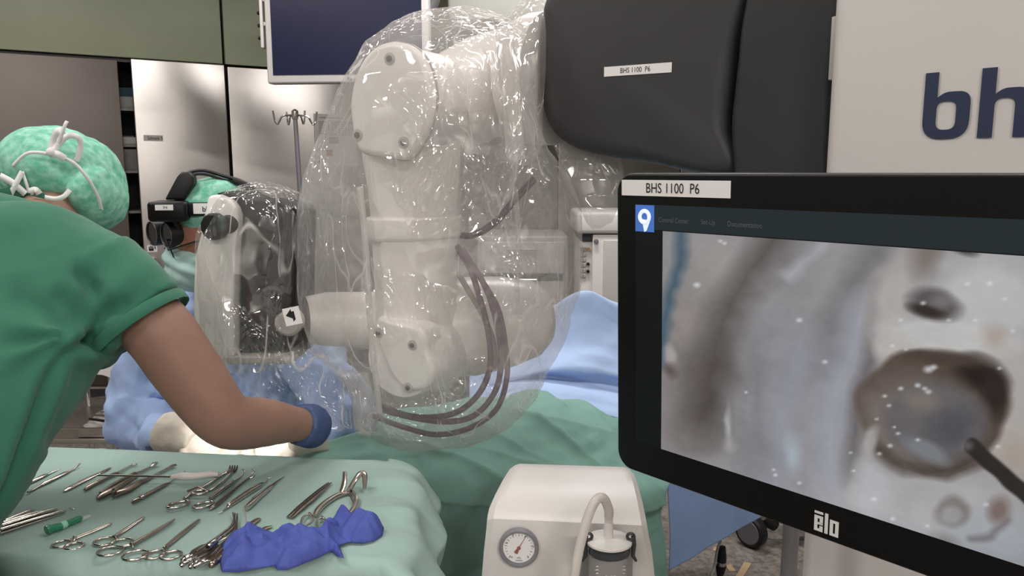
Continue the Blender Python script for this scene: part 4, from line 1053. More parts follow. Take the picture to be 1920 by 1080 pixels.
TL = [(398, 662), (440, 700), (470, 735), (530, 765), (590, 790), (632, 812)]; TR = [(590, 655), (612, 668), (640, 690), (660, 712), (676, 740), (690, 790)]
for i in range(6):
    a, b = TL[i], TR[i]; rows.append([at(a[0] + (b[0] - a[0]) * k / 5, a[1] + (b[1] - a[1]) * k / 5, KY - .07 + .03 * math.sin(k * 1.3 + i) - .012 * i) for k in range(6)])
patch('skirt', rows, 90, 90, film2, cd, film_disp(.016, 9, 12.0, False), thick=0)
bag('gathered_end', [(700, 640, 690, .02), (740, 652, 700, .03), (780, 655, 706, .035), (806, 662, 700, .03), (815, 672, 690, .01)], KY - .11, .03, film, cd, 50, 60, film_disp(.016, 16, 14.0))
sy = KY - .16; q = at(537, 612, sy); u_ = (at(566, 606, sy) - q).normalized(); v_ = (at(533, 583, sy) - q); v_ = (v_ - u_ * v_.dot(u_)).normalized()
st_ = quad_label('sticker', q, u_, v_, .032, .034, whitepaper, cd, .0006)
mb = MB(); mb.prism([(.004, .02), (.016, .031), (.016, .026), (.021, .026), (.021, .010), (.016, .006), (.016, .0125)], q, u_, v_, u_.cross(v_), .001); obj('arrow_mark', mb, ink, st_)

# ================================================================ SUCTION PUMP
sp_ = thing('suction_pump', 'white suction pump with round pressure gauge, standing before the green drape', 'suction pump', at(1065, 1200, 1.25))
fy = 1.17
P0 = at(908, 1000, fy); P1 = at(1226, 1000, fy)
def srow(py, xl, xr, Y): a, b = at(xl, py, Y), at(xr, py, Y); return a, b
secs = [((912, 975, 1.19), (1214, 985, 1.19)), ]
fr = [at(905, 1090, 1.165), at(1228, 1090, 1.165)]
prof = [  # (left px,py,Y) (right px,py,Y) going up the front and back over the top
    ((903, 1085, 1.175), (1229, 1085, 1.175)), ((907, 1030, 1.175), (1224, 1030, 1.175)), ((912, 985, 1.18), (1217, 997, 1.18)), ((913, 972, 1.182), (1215.5, 986, 1.182)), ((914, 964, 1.188), (1214, 978, 1.188)), ((917, 950, 1.205), (1211.5, 964, 1.205)),
    ((928, 925, 1.235), (1206, 938, 1.235)), ((942, 898, 1.285), (1198, 908, 1.285)), ((956, 876, 1.33), (1190, 886, 1.33)), ((966, 869, 1.35), (1180, 876, 1.35))]
rings = []
lowl, lowr = at(*prof[0][0]), at(*prof[0][1])
zf = .42
sec = [(Vector((lowl.x - .002, lowl.y - .0, zf)), Vector((lowr.x + .002, lowr.y, zf)))] + [(at(*a), at(*b)) for a, b in prof]
backY = 1.40
vs = []; nC = 14
def sect(a, b):
    # one section across the body, ends rolled back a little
    out = []; 
    for k in range(nC + 1):
        t = k / nC; p = a.lerp(b, t); t = .5 + math.copysign(abs((t - .5) * 2) ** .55, t - .5) / 2; p = a.lerp(b, t); e_ = max(0, abs(t - .5) * 2 - .93) / .07; p = p + Vector((0, .007 * e_ ** 2, -.006 * e_ ** 2 * (1 if a.z > .75 else .2))); out.append(p)
    return out
S_ = [sect(a, b) for a, b in sec]
tb = S_[-1]; S_.append([Vector((p.x, backY, p.z - .02)) for p in tb]); S_.append([Vector((p.x, backY + .01, zf)) for p in S_[0]])
mb = MB(); n1 = nC + 1
mb.add([p for r in S_ for p in r], [(i * n1 + j, i * n1 + j + 1, (i + 1) * n1 + j + 1, (i + 1) * n1 + j) for i in range(len(S_) - 1) for j in range(nC)] +
       [tuple(i * n1 for i in range(len(S_))), tuple(reversed([i * n1 + nC for i in range(len(S_))])), tuple(list(range(n1)) + [(len(S_) - 1) * n1 + j for j in reversed(range(n1))])])
obj('casing', mb, white, sp_, bevel=0, angle=32)
mb = MB(); pc = at(1065, 1100, 1.29)
mb.box((pc.x, pc.y, zf - .005), (.30, .26, .03)); mb.tube([(pc.x, pc.y, zf), (pc.x, pc.y, .09)], .025, 16); obj('stand_column', mb, grey_metal, sp_)
for k in range(5):
    a = k * 2 * math.pi / 5 + .2; e_ = Vector((pc.x + .2 * math.cos(a), pc.y + .2 * math.sin(a), .07)); mb = MB(); mb.tube([(pc.x, pc.y, .1), e_], [.02, .014]); lg = obj('leg', mb, grey_metal, sp_)
    mb = MB(); mb.lathe([(.012, -.01), (.033, -.009), (.033, .009), (.012, .01)], e_ - Vector((0, 0, .035)), (math.sin(a), -math.cos(a), 0), 16); obj('caster', mb, black_soft, lg)
# gauge
gf = lambda px, py: at(px, py, 1.170)
gc = gf(973, 1026); GN = Vector((-.03, -1, .04)).normalized(); GU = Vector((1, -.03, 0)).normalized(); GV = GN.cross(GU).normalized(); GV = GV if GV.z > 0 else -GV
gr = .0318
mb = MB(); mb.lathe([(gr * .8, -.004), (gr, -.004), (gr * 1.0, .006), (gr * .95, .0085), (gr * .86, .0085), (gr * .81, .004), (gr * .8, -.003)], gc, GN, 48); obj('gauge_bezel', mb, mat('gauge_grey', '7b7a7e', .4), sp_)
mb = MB(); mb.lathe([(.001, .0015), (gr * .82, .0015), (gr * .82, -.002), (.001, -.002)], gc, GN, 48); dial = obj('gauge_dial', mb, whitepaper, sp_)
mb = MB()
for k in range(21):
    a = math.radians(225 - 270 * k / 20); d = GU * math.cos(a) + GV * math.sin(a); r0, r1 = (.60, .72) if k % 2 == 0 else (.63, .70)
    t_ = GN.cross(d).normalized(); w_ = .00042 if k % 2 == 0 else .0003; p = gc + GN * .0018
    mb.add([p + d * gr * r0 - t_ * w_, p + d * gr * r1 - t_ * w_, p + d * gr * r1 + t_ * w_, p + d * gr * r0 + t_ * w_], [(0, 1, 2, 3)])
obj('gauge_ticks', mb, ink, dial)
def gtext(s_, x, y, h): text('gauge_text', s_, gc + GU * x * gr + GV * y * gr + GN * .0018, GU, GV, h, ink, dial, align='CENTER', depth=.0002)
gtext('-100', -.42, -.55, .0028); gtext('-80', -.64, .20, .0026); gtext('-60', -.32, .64, .0026); gtext('-40', .36, .56, .0026); gtext('-20', .70, .02, .0026); gtext('0', .46, -.56, .0028); gtext('kPa', 0, -.58, .0030); gtext('medela', 0, -.71, .0028)
red = mat('gauge_needle_red', '9a5f50', .5); mb = MB()
nd = (GU * math.cos(math.radians(60)) + GV * math.sin(math.radians(60))); nt_ = GN.cross(nd).normalized(); p = gc + GN * .003
mb.prism([(-.0005, 0), (.0005, 0), (.0003, gr * .70), (-.0003, gr * .70)], p, nt_, nd, GN, .0004); mb.prism([(-.0012, 0), (.0012, 0), (.0034, -gr * .30), (.0, -gr * .345), (-.0034, -gr * .30)], p, nt_, nd, GN, .0004)
mb.lathe([(.0029, 0), (.0029, .0012), (.001, .0016)], p, GN, 20); obj('gauge_needle', mb, red, dial)
# collecting jar in the recess at the right of the pump
jc = at(1141, 1060, 1.115); jr = .0335
jz = jc.z
jar = thing('suction_jar', 'clear suction jar with white lid clipped to the front of the pump', 'jar', (jc.x, jc.y, jz - .15))
lidz = at(1141, 1013, 1.115).z
gm = bpy.data.materials.new('clear_polycarbonate'); gm.use_nodes = True; gb = gm.node_tree.nodes['Principled BSDF']
gb.inputs['Base Color'].default_value = (.42, .40, .39, 1); gb.inputs['Roughness'].default_value = .12; gb.inputs['Alpha'].default_value = .45
mb = MB(); mb.lathe([(.001, -.15), (jr * .88, -.148), (jr * .92, -.02), (jr * .92, 0), (jr * .86, 0), (jr * .86, -.02), (jr * .82, -.143), (.001, -.144)], (jc.x, jc.y, lidz - .004), (0, 0, 1), 40); obj('glass', mb, gm, jar)
mb = MB(); mb.lathe([(jr * .97, -.014), (jr * .99, -.010), (jr * .96, -.007), (jr * 1.0, -.002), (jr * .9, .0), (jr * .9, -.014)], (jc.x, jc.y, lidz - .004), (0, 0, 1), 40); obj('collar', mb, mat('dark_smoke_plastic', '3c3d40', .3), jar)
mb = MB(); mb.lathe([(.001, .0065), (.010, .006), (jr * .9, .0035), (jr * 1.05, .001), (jr * 1.06, -.002), (jr * .98, -.0035), (.001, -.0035)], (jc.x, jc.y, lidz), (0, 0, 1), 44); ld = obj('lid', mb, white, jar)
mb = MB(); mb.lathe([(.0075, 0), (.0072, .026), (.0060, .0265), (.006, .02)], (jc.x - .001, jc.y, lidz + .003), (0, 0, 1), 24); obj('spout', mb, white, ld)
for sx_ in (-1, 1):
    hx_ = jc.x + sx_ * jr * 1.06; mb = MB()
    mb.torus((hx_ - sx_ * .0035, jc.y - .006, lidz + .009), .0052, .0024, (0, 1, 0), 20, 8)
    mb.tube([(hx_ + sx_ * .0005, jc.y - .006, lidz + .010), (hx_ + sx_ * .0018, jc.y - .006, lidz - .004), (hx_ + sx_ * .0005, jc.y - .006, lidz - .022), (hx_ + sx_ * .006, jc.y - .006, lidz - .031)], [.0035, .0038, .0032, .002], 10); obj('clip', mb, mat('dark_clip', '35383b', .35), jar)
mb = MB()
for k in range(7):
    p = Vector((jc.x - jr * .6, jc.y - jr * .72, lidz - .03 - k * .0055)); mb.box(p, (.004 + .002 * (k % 2), .0008, .0010))
    p = Vector((jc.x + jr * .6, jc.y - jr * .72, lidz - .03 - k * .0055)); mb.box(p, (.003 + .002 * (k % 2), .0008, .0008))
obj('scale_marks', mb, whitepaper, jar)
text('jar_lettering', 'medela', Vector((jc.x - .001, jc.y - jr * .95, lidz - .043)), (1, 0, 0), (0, 0, 1), .0042, mat('faint_white_print', 'cfc9c6', .5), jar, align='CENTER', bold=.01)
mb = MB(); mb.box((jc.x, jc.y + .052, lidz - .10), (jr * 2.7, .02, .15)); obj('holder', mb, mat('holder_grey', '8d8886', .5), jar, bevel=.006)
hm = bpy.data.materials.new('clear_silicone_hose'); hm.use_nodes = True; hb = hm.node_tree.nodes['Principled BSDF']
hb.inputs['Base Color'].default_value = lin('ddd6d0'); hb.inputs['Roughness'].default_value = .25; hb.inputs['Alpha'].default_value = .78
top_ = Vector((jc.x - .001, jc.y, lidz + .022))
hp = [top_, top_ + Vector((-.0003, .0, .016)), at(1141, 955, 1.10), at(1132, 935, 1.09), at(1120, 936, 1.085), at(1108, 955, 1.08), at(1096, 990, 1.075), at(1086, 1030, 1.07), at(1078, 1075, 1.065), at(1070, 1140, 1.07), at(1060, 1240, 1.12), at(1060, 1330, 1.2)]
mb = MB(); mb.tube(vspline(hp, 80), [.0065] * 8 + [.0072] * 72, 16); tag(obj('suction_hose', mb, hm), 'translucent hose looping from the suction jar lid', 'hose')

# ================================================================ FLOOR THINGS AT THE LOWER RIGHT
cs = thing('floor_outrigger', 'dark grey wheel of a steel outrigger on the floor below the monitor', 'caster wheel', onz(1410, 1024, 0))
wc = onz(1407, 1024, 0); wc.z = .062
wa = Vector((-.75, -.62, 0)).normalized()
mb = MB(); mb.lathe([(.02, -.022), (.055, -.022), (.062, -.014), (.062, .014), (.055, .022), (.02, .022)], wc, wa, 28); obj('wheel', mb, black_soft, cs)
mb = MB(); mb.lathe([(.002, .024), (.045, .024), (.047, .022)], wc, wa, 28); obj('wheel_disc', mb, grey_metal, cs)
b0 = wc + Vector((.02, .05, .05)); b1 = at(1462, 1002, wc.y + .0); 
mb = MB(); mb.box((b0 + Vector((.13, .0, .0))), (.28, .05, .045)); obj('steel_bar', mb, steel, cs, bevel=.004)
mb = MB(); mb.box(b0 + Vector((.20, .0, -.01)), (.07, .09, .07)); obj('foot_block', mb, black_soft, cs, bevel=.008); mb = MB(); mb.box(b0 + Vector((.02, -.0, .035)), (.05, .06, .03)); mb.tube([b0 + Vector((.04, -.0, -.02)), b0 + Vector((.09, -.01, -.055))], [.03, .02]); obj('brake_lever', mb, black_soft, cs, bevel=.008)
pl = thing('cable_plug', 'black plug with grey cable hanging beneath the blue side drape', 'plug', at(1352, 1078, 2.2))
a, b = at(1355, 1025, 2.2), at(1350, 1080, 2.2)
mb = MB(); mb.tube([a, a.lerp(b, .3), a.lerp(b, .5)], [.009, .014, .015], 14); obj('plug_body', mb, black_soft, pl)
mb = MB(); mb.tube([a.lerp(b, .5), a.lerp(b, .62), a.lerp(b, .66)], [.014, .016, .014], 14); obj('metal_ring', mb, chrome, pl)
mb = MB(); mb.tube([a.lerp(b, .62), a.lerp(b, .8), a.lerp(b, 1.05), Vector((b.x, b.y, .01))], [.017, .014, .008, .006], 14); obj('plug_tip', mb, black_soft, pl)
mb = MB(); mb.tube(vspline([a + Vector((-.006, 0, .02)), at(1345, 1030, 2.19), at(1340, 1060, 2.18), at(1330, 1085, 2.16), onz(1310, 1120, .01)], 30), .004, 8); obj('cable', mb, grey_light, pl)
tape = mat('tan_tape', 'b39a78', .6)
for (a, b, lab) in (((1364, 1060), (1374, 1072), 'short tan tape strip on the floor beside the black plug'), ((1402, 1056), (1384, 1085), 'longer tan tape strip on the floor near the grey post'), ((1346, 1028), (1341, 1034), 'small tan tape scrap on the floor at the blue drape hem')):
    A_, B_ = onz(*a, .0), onz(*b, .0); d = (B_ - A_); u_ = d.normalized(); s_ = Vector((-u_.y, u_.x, 0)); w_ = .012
    mb = MB(); mb.add([A_ - s_ * w_, B_ - s_ * w_ * .9, B_ + s_ * w_, A_ + s_ * w_ * 1.1], [(0, 1, 2, 3)]); mb.v = [(x, y, .001) for x, y, z in mb.v] + [(x, y, .0025) for x, y, z in mb.v]; mb.f = [(3, 2, 1, 0), (4, 5, 6, 7)] + [(i, (i + 1) % 4, 4 + (i + 1) % 4, 4 + i) for i in range(4)]
    tag(obj('floor_tape', mb, tape), lab, 'tape', 'tape strips on the floor')
# ================================================================ SURGICAL LAMP above the field, out of the picture
site = at(450, 846, 1.67)
lh_ = Vector((-.95, 2.35, 2.25)); ld_ = (site - lh_).normalized()
sl = thing('surgical_lamp', 'round surgical lamp on a ceiling arm above the operating field', 'lamp', lh_)
mb = MB(); mb.lathe([(.02, -.10), (.10, -.09), (.24, -.03), (.26, .0), (.25, .012), (.02, .012)], lh_, ld_, 40); obj('lamp_shell', mb, white, sl)
mb = MB(); mb.lathe([(.001, .0), (.22, .0), (.22, .014), (.001, .014)], lh_, ld_, 40); obj('lamp_glass', mb, mat('surgical_lamp_glass', 'fff6ea', .3, emit=3), sl)
mb = MB(); mb.tube([lh_ - ld_ * .08, lh_ + Vector((-.1, .12, .35)), lh_ + Vector((-.1, .12, CEIL - 2.25))], .025); obj('ceiling_arm', mb, white, sl)
sp_l = bpy.data.lights.new('surgical_lamp_beam', 'SPOT'); sp_l.energy = 30; sp_l.spot_size = math.radians(11); sp_l.spot_blend = .5; sp_l.shadow_soft_size = .12; sp_l.color = (1, .97, .93)
so_ = bpy.data.objects.new('surgical_lamp_beam', sp_l); C.objects.link(so_); so_.location = lh_ + ld_ * .04; so_.rotation_euler = ld_.to_track_quat('-Z', 'Y').to_euler()

# the microscope's own light under the camera head
mo = at(478, 664, KY); mo.z -= .012; md = (site - mo).normalized()
ml = bpy.data.lights.new('microscope_light', 'SPOT'); ml.energy = 9; ml.spot_size = math.radians(70); ml.spot_blend = .6; ml.shadow_soft_size = .02; ml.color = (1, .98, .95)
mlo = bpy.data.objects.new('microscope_light', ml); C.objects.link(mlo); mlo.location = mo; mlo.rotation_euler = md.to_track_quat('-Z', 'Y').to_euler()
mb = MB(); mb.lathe([(.001, -.006), (.02, -.006), (.024, .0), (.024, .004)], mo + Vector((0, 0, .006)), (0, 0, 1), 24); obj('light_port', mb, mat('light_port_glow', 'fff6ea', .3, emit=4), ch)
# ================================================================ ASSISTANT IN GREEN SCRUBS (back view, leaning over)
ap = thing('person', 'person in green scrubs and cap leaning over, bare arm reaching right', 'person', (-.80, .89, 0))
def rot_to(a, b):
    return Vector(a).rotation_difference(Vector(b)).to_matrix()
# skin: neck, head, right arm as one body
mb = MB()
hc = at(128, 352, 1.42)
arm_pts = [at(180, 520, 1.20), at(288, 610, 1.20), at(340, 680, 1.205), at(385, 742, 1.21), at(420, 785, 1.22), at(455, 793, 1.26), at(500, 792, 1.315), at(545, 795, 1.37), at(582, 798, 1.42)]
mb.tube(vspline(arm_pts, 40), list(np.interp(np.linspace(0, 1, 40), np.linspace(0, 1, 9), [.052, .055, .054, .051, .046, .046, .043, .034, .029])), 24)
neck0 = at(60, 460, 1.24)
mb.tube([neck0, at(95, 408, 1.345), hc + Vector((0, .03, 0))], [.045, .055, .06], 20)
mb.ell(hc + Vector((0, .04, 0)), (.078, .085, .08))
left_sh = at(-110, 430, 1.22); le = at(-200, 640, 1.12); lh = at(-60, 830, 1.35)
mb.tube([left_sh, le, at(-150, 760, 1.22), lh], [.045, .045, .042, .03], 20)
mb.tube([at(50, 480, 1.2), at(-30, 640, 1.13)], [.06, .07], 20)
mb.tube([at(180, 520, 1.2), at(60, 490, 1.2), left_sh], [.048, .05, .045], 20)
blob('body_skin', mb, skin, ap, .007, 8)
# hair under the rim of the cap
mb = MB(); mb.ell(at(112, 378, 1.40), (.078, .085, .052), Matrix.Rotation(math.radians(20), 3, 'Y')); obj('hair', mb, hair, ap)
# scrub top: back, shoulders, right and left sleeves
mb = MB()
def EL(p, q, r): return None
hipc = at(-235, 1020, .95)
spine = [at(30, 440, 1.24), at(10, 520, 1.19), at(-30, 640, 1.12), at(-145, 800, 1.01), at(-300, 1000, .90)]
mb.tube(vspline(spine, 24), [(x, y) for x, y in zip(np.interp(np.linspace(0, 1, 24), [0, .2, .45, .75, 1], [.12, .155, .165, .160, .165]), np.interp(np.linspace(0, 1, 24), [0, .2, .5, 1], [.085, .115, .125, .125]))], 32, up=(0, 1, 0))
mb.tube([at(78, 425, 1.285), at(112, 470, 1.25), at(168, 518, 1.21), at(222, 565, 1.2)], [.045, .068, .078, .078], 24)
mb.tube([at(165, 515, 1.205), at(213, 562, 1.2), at(260, 607, 1.198)], [(.078, .085), (.078, .086), (.078, .088)], 28)
mb.tube([at(-110, 440, 1.2), at(-40, 442, 1.22), at(40, 446, 1.25), at(80, 428, 1.28)], [.075, .07, .066, .05], 24)
mb.tube([at(-120, 450, 1.2), at(-175, 570, 1.15)], [.078, .085], 24)
def pxz(px, py, Y): q = at(px, py, Y); return Vector((q.x, q.z))
CR = [([(172, 640), (140, 648), (112, 668), (92, 700), (60, 790), (20, 890), (-30, 1000)], .011, .012), ([(150, 520), (180, 545), (192, 575), (172, 640)], .007, .016), ([(110, 560), (150, 600), (172, 640)], .006, .016), ([(172, 640), (190, 600), (232, 570)], .005, .015), ([(150, 660), (120, 740), (85, 830)], .005, .014), ([(40, 560), (100, 590), (160, 630)], .004, .02)]
CRW = [([pxz(x, y, 1.12) for x, y in pl_], dpt, wd) for pl_, dpt, wd in CR]
def scrubfold(p, n):
    d = .005 * nz(p, 7) + .0025 * ridge((p.x, p.y, p.z * .6), 11, 2) + .005 * crease(p, 6, 4)
    if n.y < .3:
        k = 1.12 / max(p.y, .5); q = Vector((p.x * k, CAM.z + (p.z - CAM.z) * k))
        for pl_, dpt, wd in CRW:
            m_ = min(segd(q, pl_[i], pl_[i + 1])[0] for i in range(len(pl_) - 1))
            if m_ < wd * 4: d += dpt * (-math.exp(-(m_ / wd * 1.6) ** 2) + .45 * math.exp(-((m_ - wd * 1.5) / wd) ** 2))
    ap_ = at(170, 610, 1.13); r = (p - ap_); L_ = r.length
    if L_ < .22:
        a = math.atan2(r.z, r.x); d += .0045 * math.sin(a * 7 + 1.2) * math.exp(-((L_ - .09) / .06) ** 2)
    return d
blob('scrub_top', mb, scrub, ap, .0075, 5, scrubfold)
# collar, sleeve hem and side seam
col = [at(-8, 372, 1.27), at(20, 364, 1.30), at(52, 361, 1.31), at(76, 372, 1.30), at(92, 382, 1.30)]
mb = MB(); mb.tube(vspline(col, 24), [(.004, .013)] * 24, 10); obj('collar', mb, scrub, ap)
hemc, hemd = at(263, 609, 1.198), (at(263, 609, 1.198) - at(170, 500, 1.205)).normalized()
mb = MB(); pts = []
hu = Vector((0, 1, 0)); hu = (hu - hemd * hu.dot(hemd)).normalized(); hv = hemd.cross(hu)
pts = [hemc + hemd * .0 + hu * (.088 * math.cos(t)) + hv * (.081 * math.sin(t)) for t in np.linspace(0, 2 * math.pi, 49)]
mb.tube(pts, [(.0014, .009)] * 49, 8, up=hemd); obj('sleeve_hem', mb, scrub, ap)
# trousers down to the shoes
mb = MB(); hp_ = at(-300, 985, .89)
mb.tube([hp_, Vector((hp_.x - .01, hp_.y, .78))], [(.175, .13), (.18, .13)], 24, up=(0, 1, 0))
for sx_ in (-1, 1):
    mb.tube([Vector((hp_.x + sx_ * .085, hp_.y, .82)), Vector((hp_.x + sx_ * .095, hp_.y - .01, .47)), Vector((hp_.x + sx_ * .10, hp_.y - .02, .05))], [.095, .075, .065], 20)
blob('trousers', mb, scrub, ap, .011, 4, lambda p, n: .006 * nz(p, 8))
for sx_ in (-1, 1):
    mb = MB(); c = Vector((hp_.x + sx_ * .10, hp_.y + .04, .045)); mb.ell(c, (.048, .135, .045)); mb.v = [(x, y, max(z, .002)) for x, y, z in mb.v]; obj('shoe', mb, whitepaper, ap)
# glove on the reaching hand: cuff, palm, five fingers
def hand(name, wrist, palm_dir, up_dir, size, m, parent, curl=.5, spread=.12, thumb_side=1, cuff=None):
    d = Vector(palm_dir).normalized(); u = Vector(up_dir); u = (u - d * u.dot(d)).normalized(); s = d.cross(u)
    mb = MB(); w = Vector(wrist); L = size
    mb.tube([w, w + d * L * .22, w + d * L * .42, w + d * L * .54], [(.030, .024), (.040, .020), (.044, .017), (.040, .014)], 18, up=u)
    for k, (off, ln) in enumerate(((-.030, .36), (-.010, .42), (.011, .40), (.030, .32))):
        b0 = w + d * L * .5 + s * off; dd_ = (d + s * off * spread * 20).normalized(); p = b0; P = [b0 - d * .02, b0]; ang = .25 * curl
        for j, fr_ in enumerate((.45, .32, .23)):
            ang += curl * (.45, .6, .45)[j]; q = dd_ * math.cos(ang) - u * math.sin(ang); p = p + q * (ln * L * fr_); P.append(p)
        mb.tube(P, [.0095, .0100, .0095, .0088, .0068], 10)
    t0 = w + d * L * .14 + s * thumb_side * .030; t1 = t0 + (d * .6 + s * thumb_side * .6 - u * .3).normalized() * L * .17; t2 = t1 + (d * .95 - u * .45).normalized() * L * .15; t3 = t2 + (d * .9 - u * .3 - s * thumb_side * .3).normalized() * L * .11
    mb.tube([t0 - s * thumb_side * .02, t0, t1, t2, t3], [.014, .0135, .012, .0105, .008], 10)
    return blob(name, mb, m, parent, .0036, 4)
wr = at(583, 800, 1.43)
gl = hand('glove', wr + Vector((-.004, .02, 0)), Vector((-.30, .9, -.16)), (0.1, .2, .95), .165, navyglove, ap, curl=.9, thumb_side=-1)
mb = MB(); cdir = (at(590, 800, 1.44) - at(545, 795, 1.37)).normalized(); c0 = at(566, 797, 1.395)
rr = []
for k, (t, r) in enumerate(((-.008, .036), (-.004, .0385), (.0, .038), (.02, .041), (.036, .041), (.046, .036))): rr.append((c0 + cdir * t, r))
mb.tube([q for q, r in rr], [r for q, r in rr], 28); me_ = mb
gc_ = blob('glove_cuff', mb, navyglove, ap, .004, 3, lambda p, n: .0015 * ridge(p, 40))
# surgical cap
cc = at(117, 331, 1.42)
Rc = Matrix.Rotation(math.radians(17), 3, 'Y') @ Matrix.Rotation(math.radians(-18), 3, 'X')
mb = MB(); mb.ell(cc, (.106, .118, .084), Rc, 96, 64)
mb.ell(at(184, 370, 1.40), (.038, .088, .054), Rc, 48, 32)
def capfold(p, n):
    w = Vector((p.x + .03 * nz(p, 12), p.y, p.z + .03 * nz(p, 12, 5)))
    return .006 * (vor(w, 13) - .3) + .0022 * ridge(p, 24) + .0022 * (vor(w, 34) - .3) + .003 * nz(p, 12)
blob('surgical_cap', mb, capmat, ap, .0035, 3, capfold)
band_pts = [at(48, 312, 1.34), at(72, 290, 1.322), at(98, 287, 1.318), at(130, 294, 1.318), at(160, 306, 1.322), at(186, 335, 1.328), at(204, 368, 1.345), at(210, 392, 1.36)]
ribbon('cap_tie', [q + Vector((0, -.035, 0)) for q in band_pts], .0055, ribbonw, ap, 50)
CY = 1.28
def rb(pts, w=.012, y=CY): ribbon('tie_ribbon', [at(px, py, y + dy) for px, py, dy in pts], w, ribbonw, ap, 36)
rb([(96, 288, 0), (98, 268, .0), (106, 248, -.01), (116, 246, -.005), (112, 262, .002), (98, 282, .002)], .011)
rb([(110, 268, -.005), (117, 248, -.012), (122, 234, -.014), (126, 227, -.012)], .0055)
rb([(98, 286, 0), (112, 268, -.004), (128, 255, -.01), (146, 258, -.01), (151, 275, -.004), (143, 303, .0)], .0095)
rb([(93, 288, -.002), (108, 290, -.008), (122, 298, -.004)], .012)
mb = MB(); mb.ell(at(96, 285, CY - .004), (.008, .007, .007)); obj('tie_knot', mb, ribbonw, ap)
rb([(0, 330, .0), (22, 342, -.004), (48, 364, .0)], .0115, 1.30)
rb([(16, 373, .0), (28, 348, -.004), (42, 322, -.002)], .009, 1.30)
rb([(42, 322, .0), (48, 340, -.002), (55, 362, .0)], .005, 1.30)
rb([(56, 360, .0), (66, 357, -.004), (74, 364, .0)], .012, 1.29)
rb([(84, 370, .0), (104, 373, -.004), (120, 368, -.005), (131, 356, .0)], .008, 1.29)

# ================================================================ SURGEON SEATED IN BLUE GOWN
SY = 1.92
su = thing('person', 'seated surgeon in blue gown, green cap and face mask wearing a head display', 'person', (at(400, 800, SY).x, SY + .05, 0))
hd = at(403, 440, 1.88)
FD = Vector((-.86, -.42, -.28)).normalized()           # looking to the left and slightly down
FS = FD.cross(Vector((0, 0, 1))).normalized(); FU = FS.cross(FD).normalized()
RH = Matrix((FD, FS, FU)).transposed()
mb = MB(); mb.ell(hd, (.098, .076, .112), RH, 32, 24)
mb.ell(hd + FD * .035 - FU * .055, (.058, .056, .06), RH); mb.ell(hd + FD * .098 - FU * .018, (.018, .014, .026), RH)   # jaw and nose
for sx_ in (-1, 1):
    mb.ell(hd + FS * sx_ * .075 - FD * .005 - FU * .005, (.018, .008, .03), RH); mb.ell(hd + FD * .078 + FS * sx_ * .032 + FU * .008, (.014, .016, .012), RH)
mb.tube([hd - FU * .06 - FD * .02, at(425, 545, 1.92), at(430, 590, 1.95)], [.058, .058, .07], 20)
blob('head', mb, skin2, su, .005, 5)
for sx_ in (-1, 1):
    mb = MB(); mb.ell(hd + FD * .086 + FS * sx_ * .032 + FU * .01, (.012, .012, .011), RH, 16, 10); obj('eye', mb, mat('eye_white', 'e8e4e0', .2), su)
mb = MB(); mb.ell(hd + FU * .056 - FD * .020, (.100, .088, .080), RH, 64, 48)
o = blob('surgical_cap', mb, capmat, su, .0045, 2, capfold)
# mask
mb = MB()
mb.ell(hd + FD * .066 - FU * .058, (.066, .074, .060), RH, 40, 30); mb.ell(hd + FD * .108 - FU * .046, (.024, .036, .054), RH, 30, 20)
mk = blob('face_mask', mb, maskmat, su, .0045, 3, lambda p, n: .0028 * math.sin((p.z + .4 * (p.x)) * 190) + .002 * ridge(p, 30))
# glasses
mb = MB()
for sx_ in (-1, 1):
    mb.torus(hd + FD * .106 + FS * sx_ * .034 + FU * .004, .021, .0018, FD, 24, 6)
    mb.tube([hd + FD * .112 + FS * sx_ * .06 + FU * .004, hd + FD * .05 + FS * sx_ * .082 + FU * .006, hd - FD * .02 + FS * sx_ * .082 + FU * .004], .0022, 6)
mb.tube([hd + FD * .113 + FS * -.010, hd + FD * .116 + FU * .004, hd + FD * .113 + FS * .010], .0022, 6); obj('glasses', mb, black_soft, su)
# blue gown: torso, both sleeves, skirt over the lap
mb = MB()
tor = [at(428, 590, 1.99), at(425, 640, 2.0), at(425, 720, 2.0), at(430, 820, 1.99), Vector((at(430, 820, 1.99).x, 2.0, .60))]
mb.tube(tor, [(.11, .08), (.20, .11), (.205, .12), (.2, .125), (.22, .15)], 32, up=(0, 1, 0))
mb.tube([at(428, 590, 1.99), at(420, 560, 1.96), at(412, 548, 1.93)], [.10, .078, .07], 24)
rs = at(318, 628, 1.98); re = at(252, 772, 1.90); rw = at(322, 822, 1.735)
mb.tube(vspline([at(400, 590, 1.98), rs, at(272, 700, 1.95), re, at(280, 812, 1.84), rw], 30), list(np.interp(np.linspace(0, 1, 30), np.linspace(0, 1, 6), [.09, .092, .078, .072, .062, .044])), 24)
ls = at(535, 628, 1.98); le2 = at(650, 770, 1.86); lw2 = at(565, 832, 1.74)
mb.tube(vspline([at(450, 590, 1.98), ls, at(605, 700, 1.93), le2, at(625, 815, 1.80), lw2], 30), list(np.interp(np.linspace(0, 1, 30), np.linspace(0, 1, 6), [.09, .092, .078, .07, .06, .042])), 24)
for sx_ in (-1, 1):
    mb.tube([Vector((at(430, 820, 1.99).x + sx_ * .1, 1.98, .56)), Vector((at(430, 820, 1.99).x + sx_ * .15, 1.74, .50)), Vector((at(430, 820, 1.99).x + sx_ * .16, 1.72, .18))], [.10, .10, .10], 20)
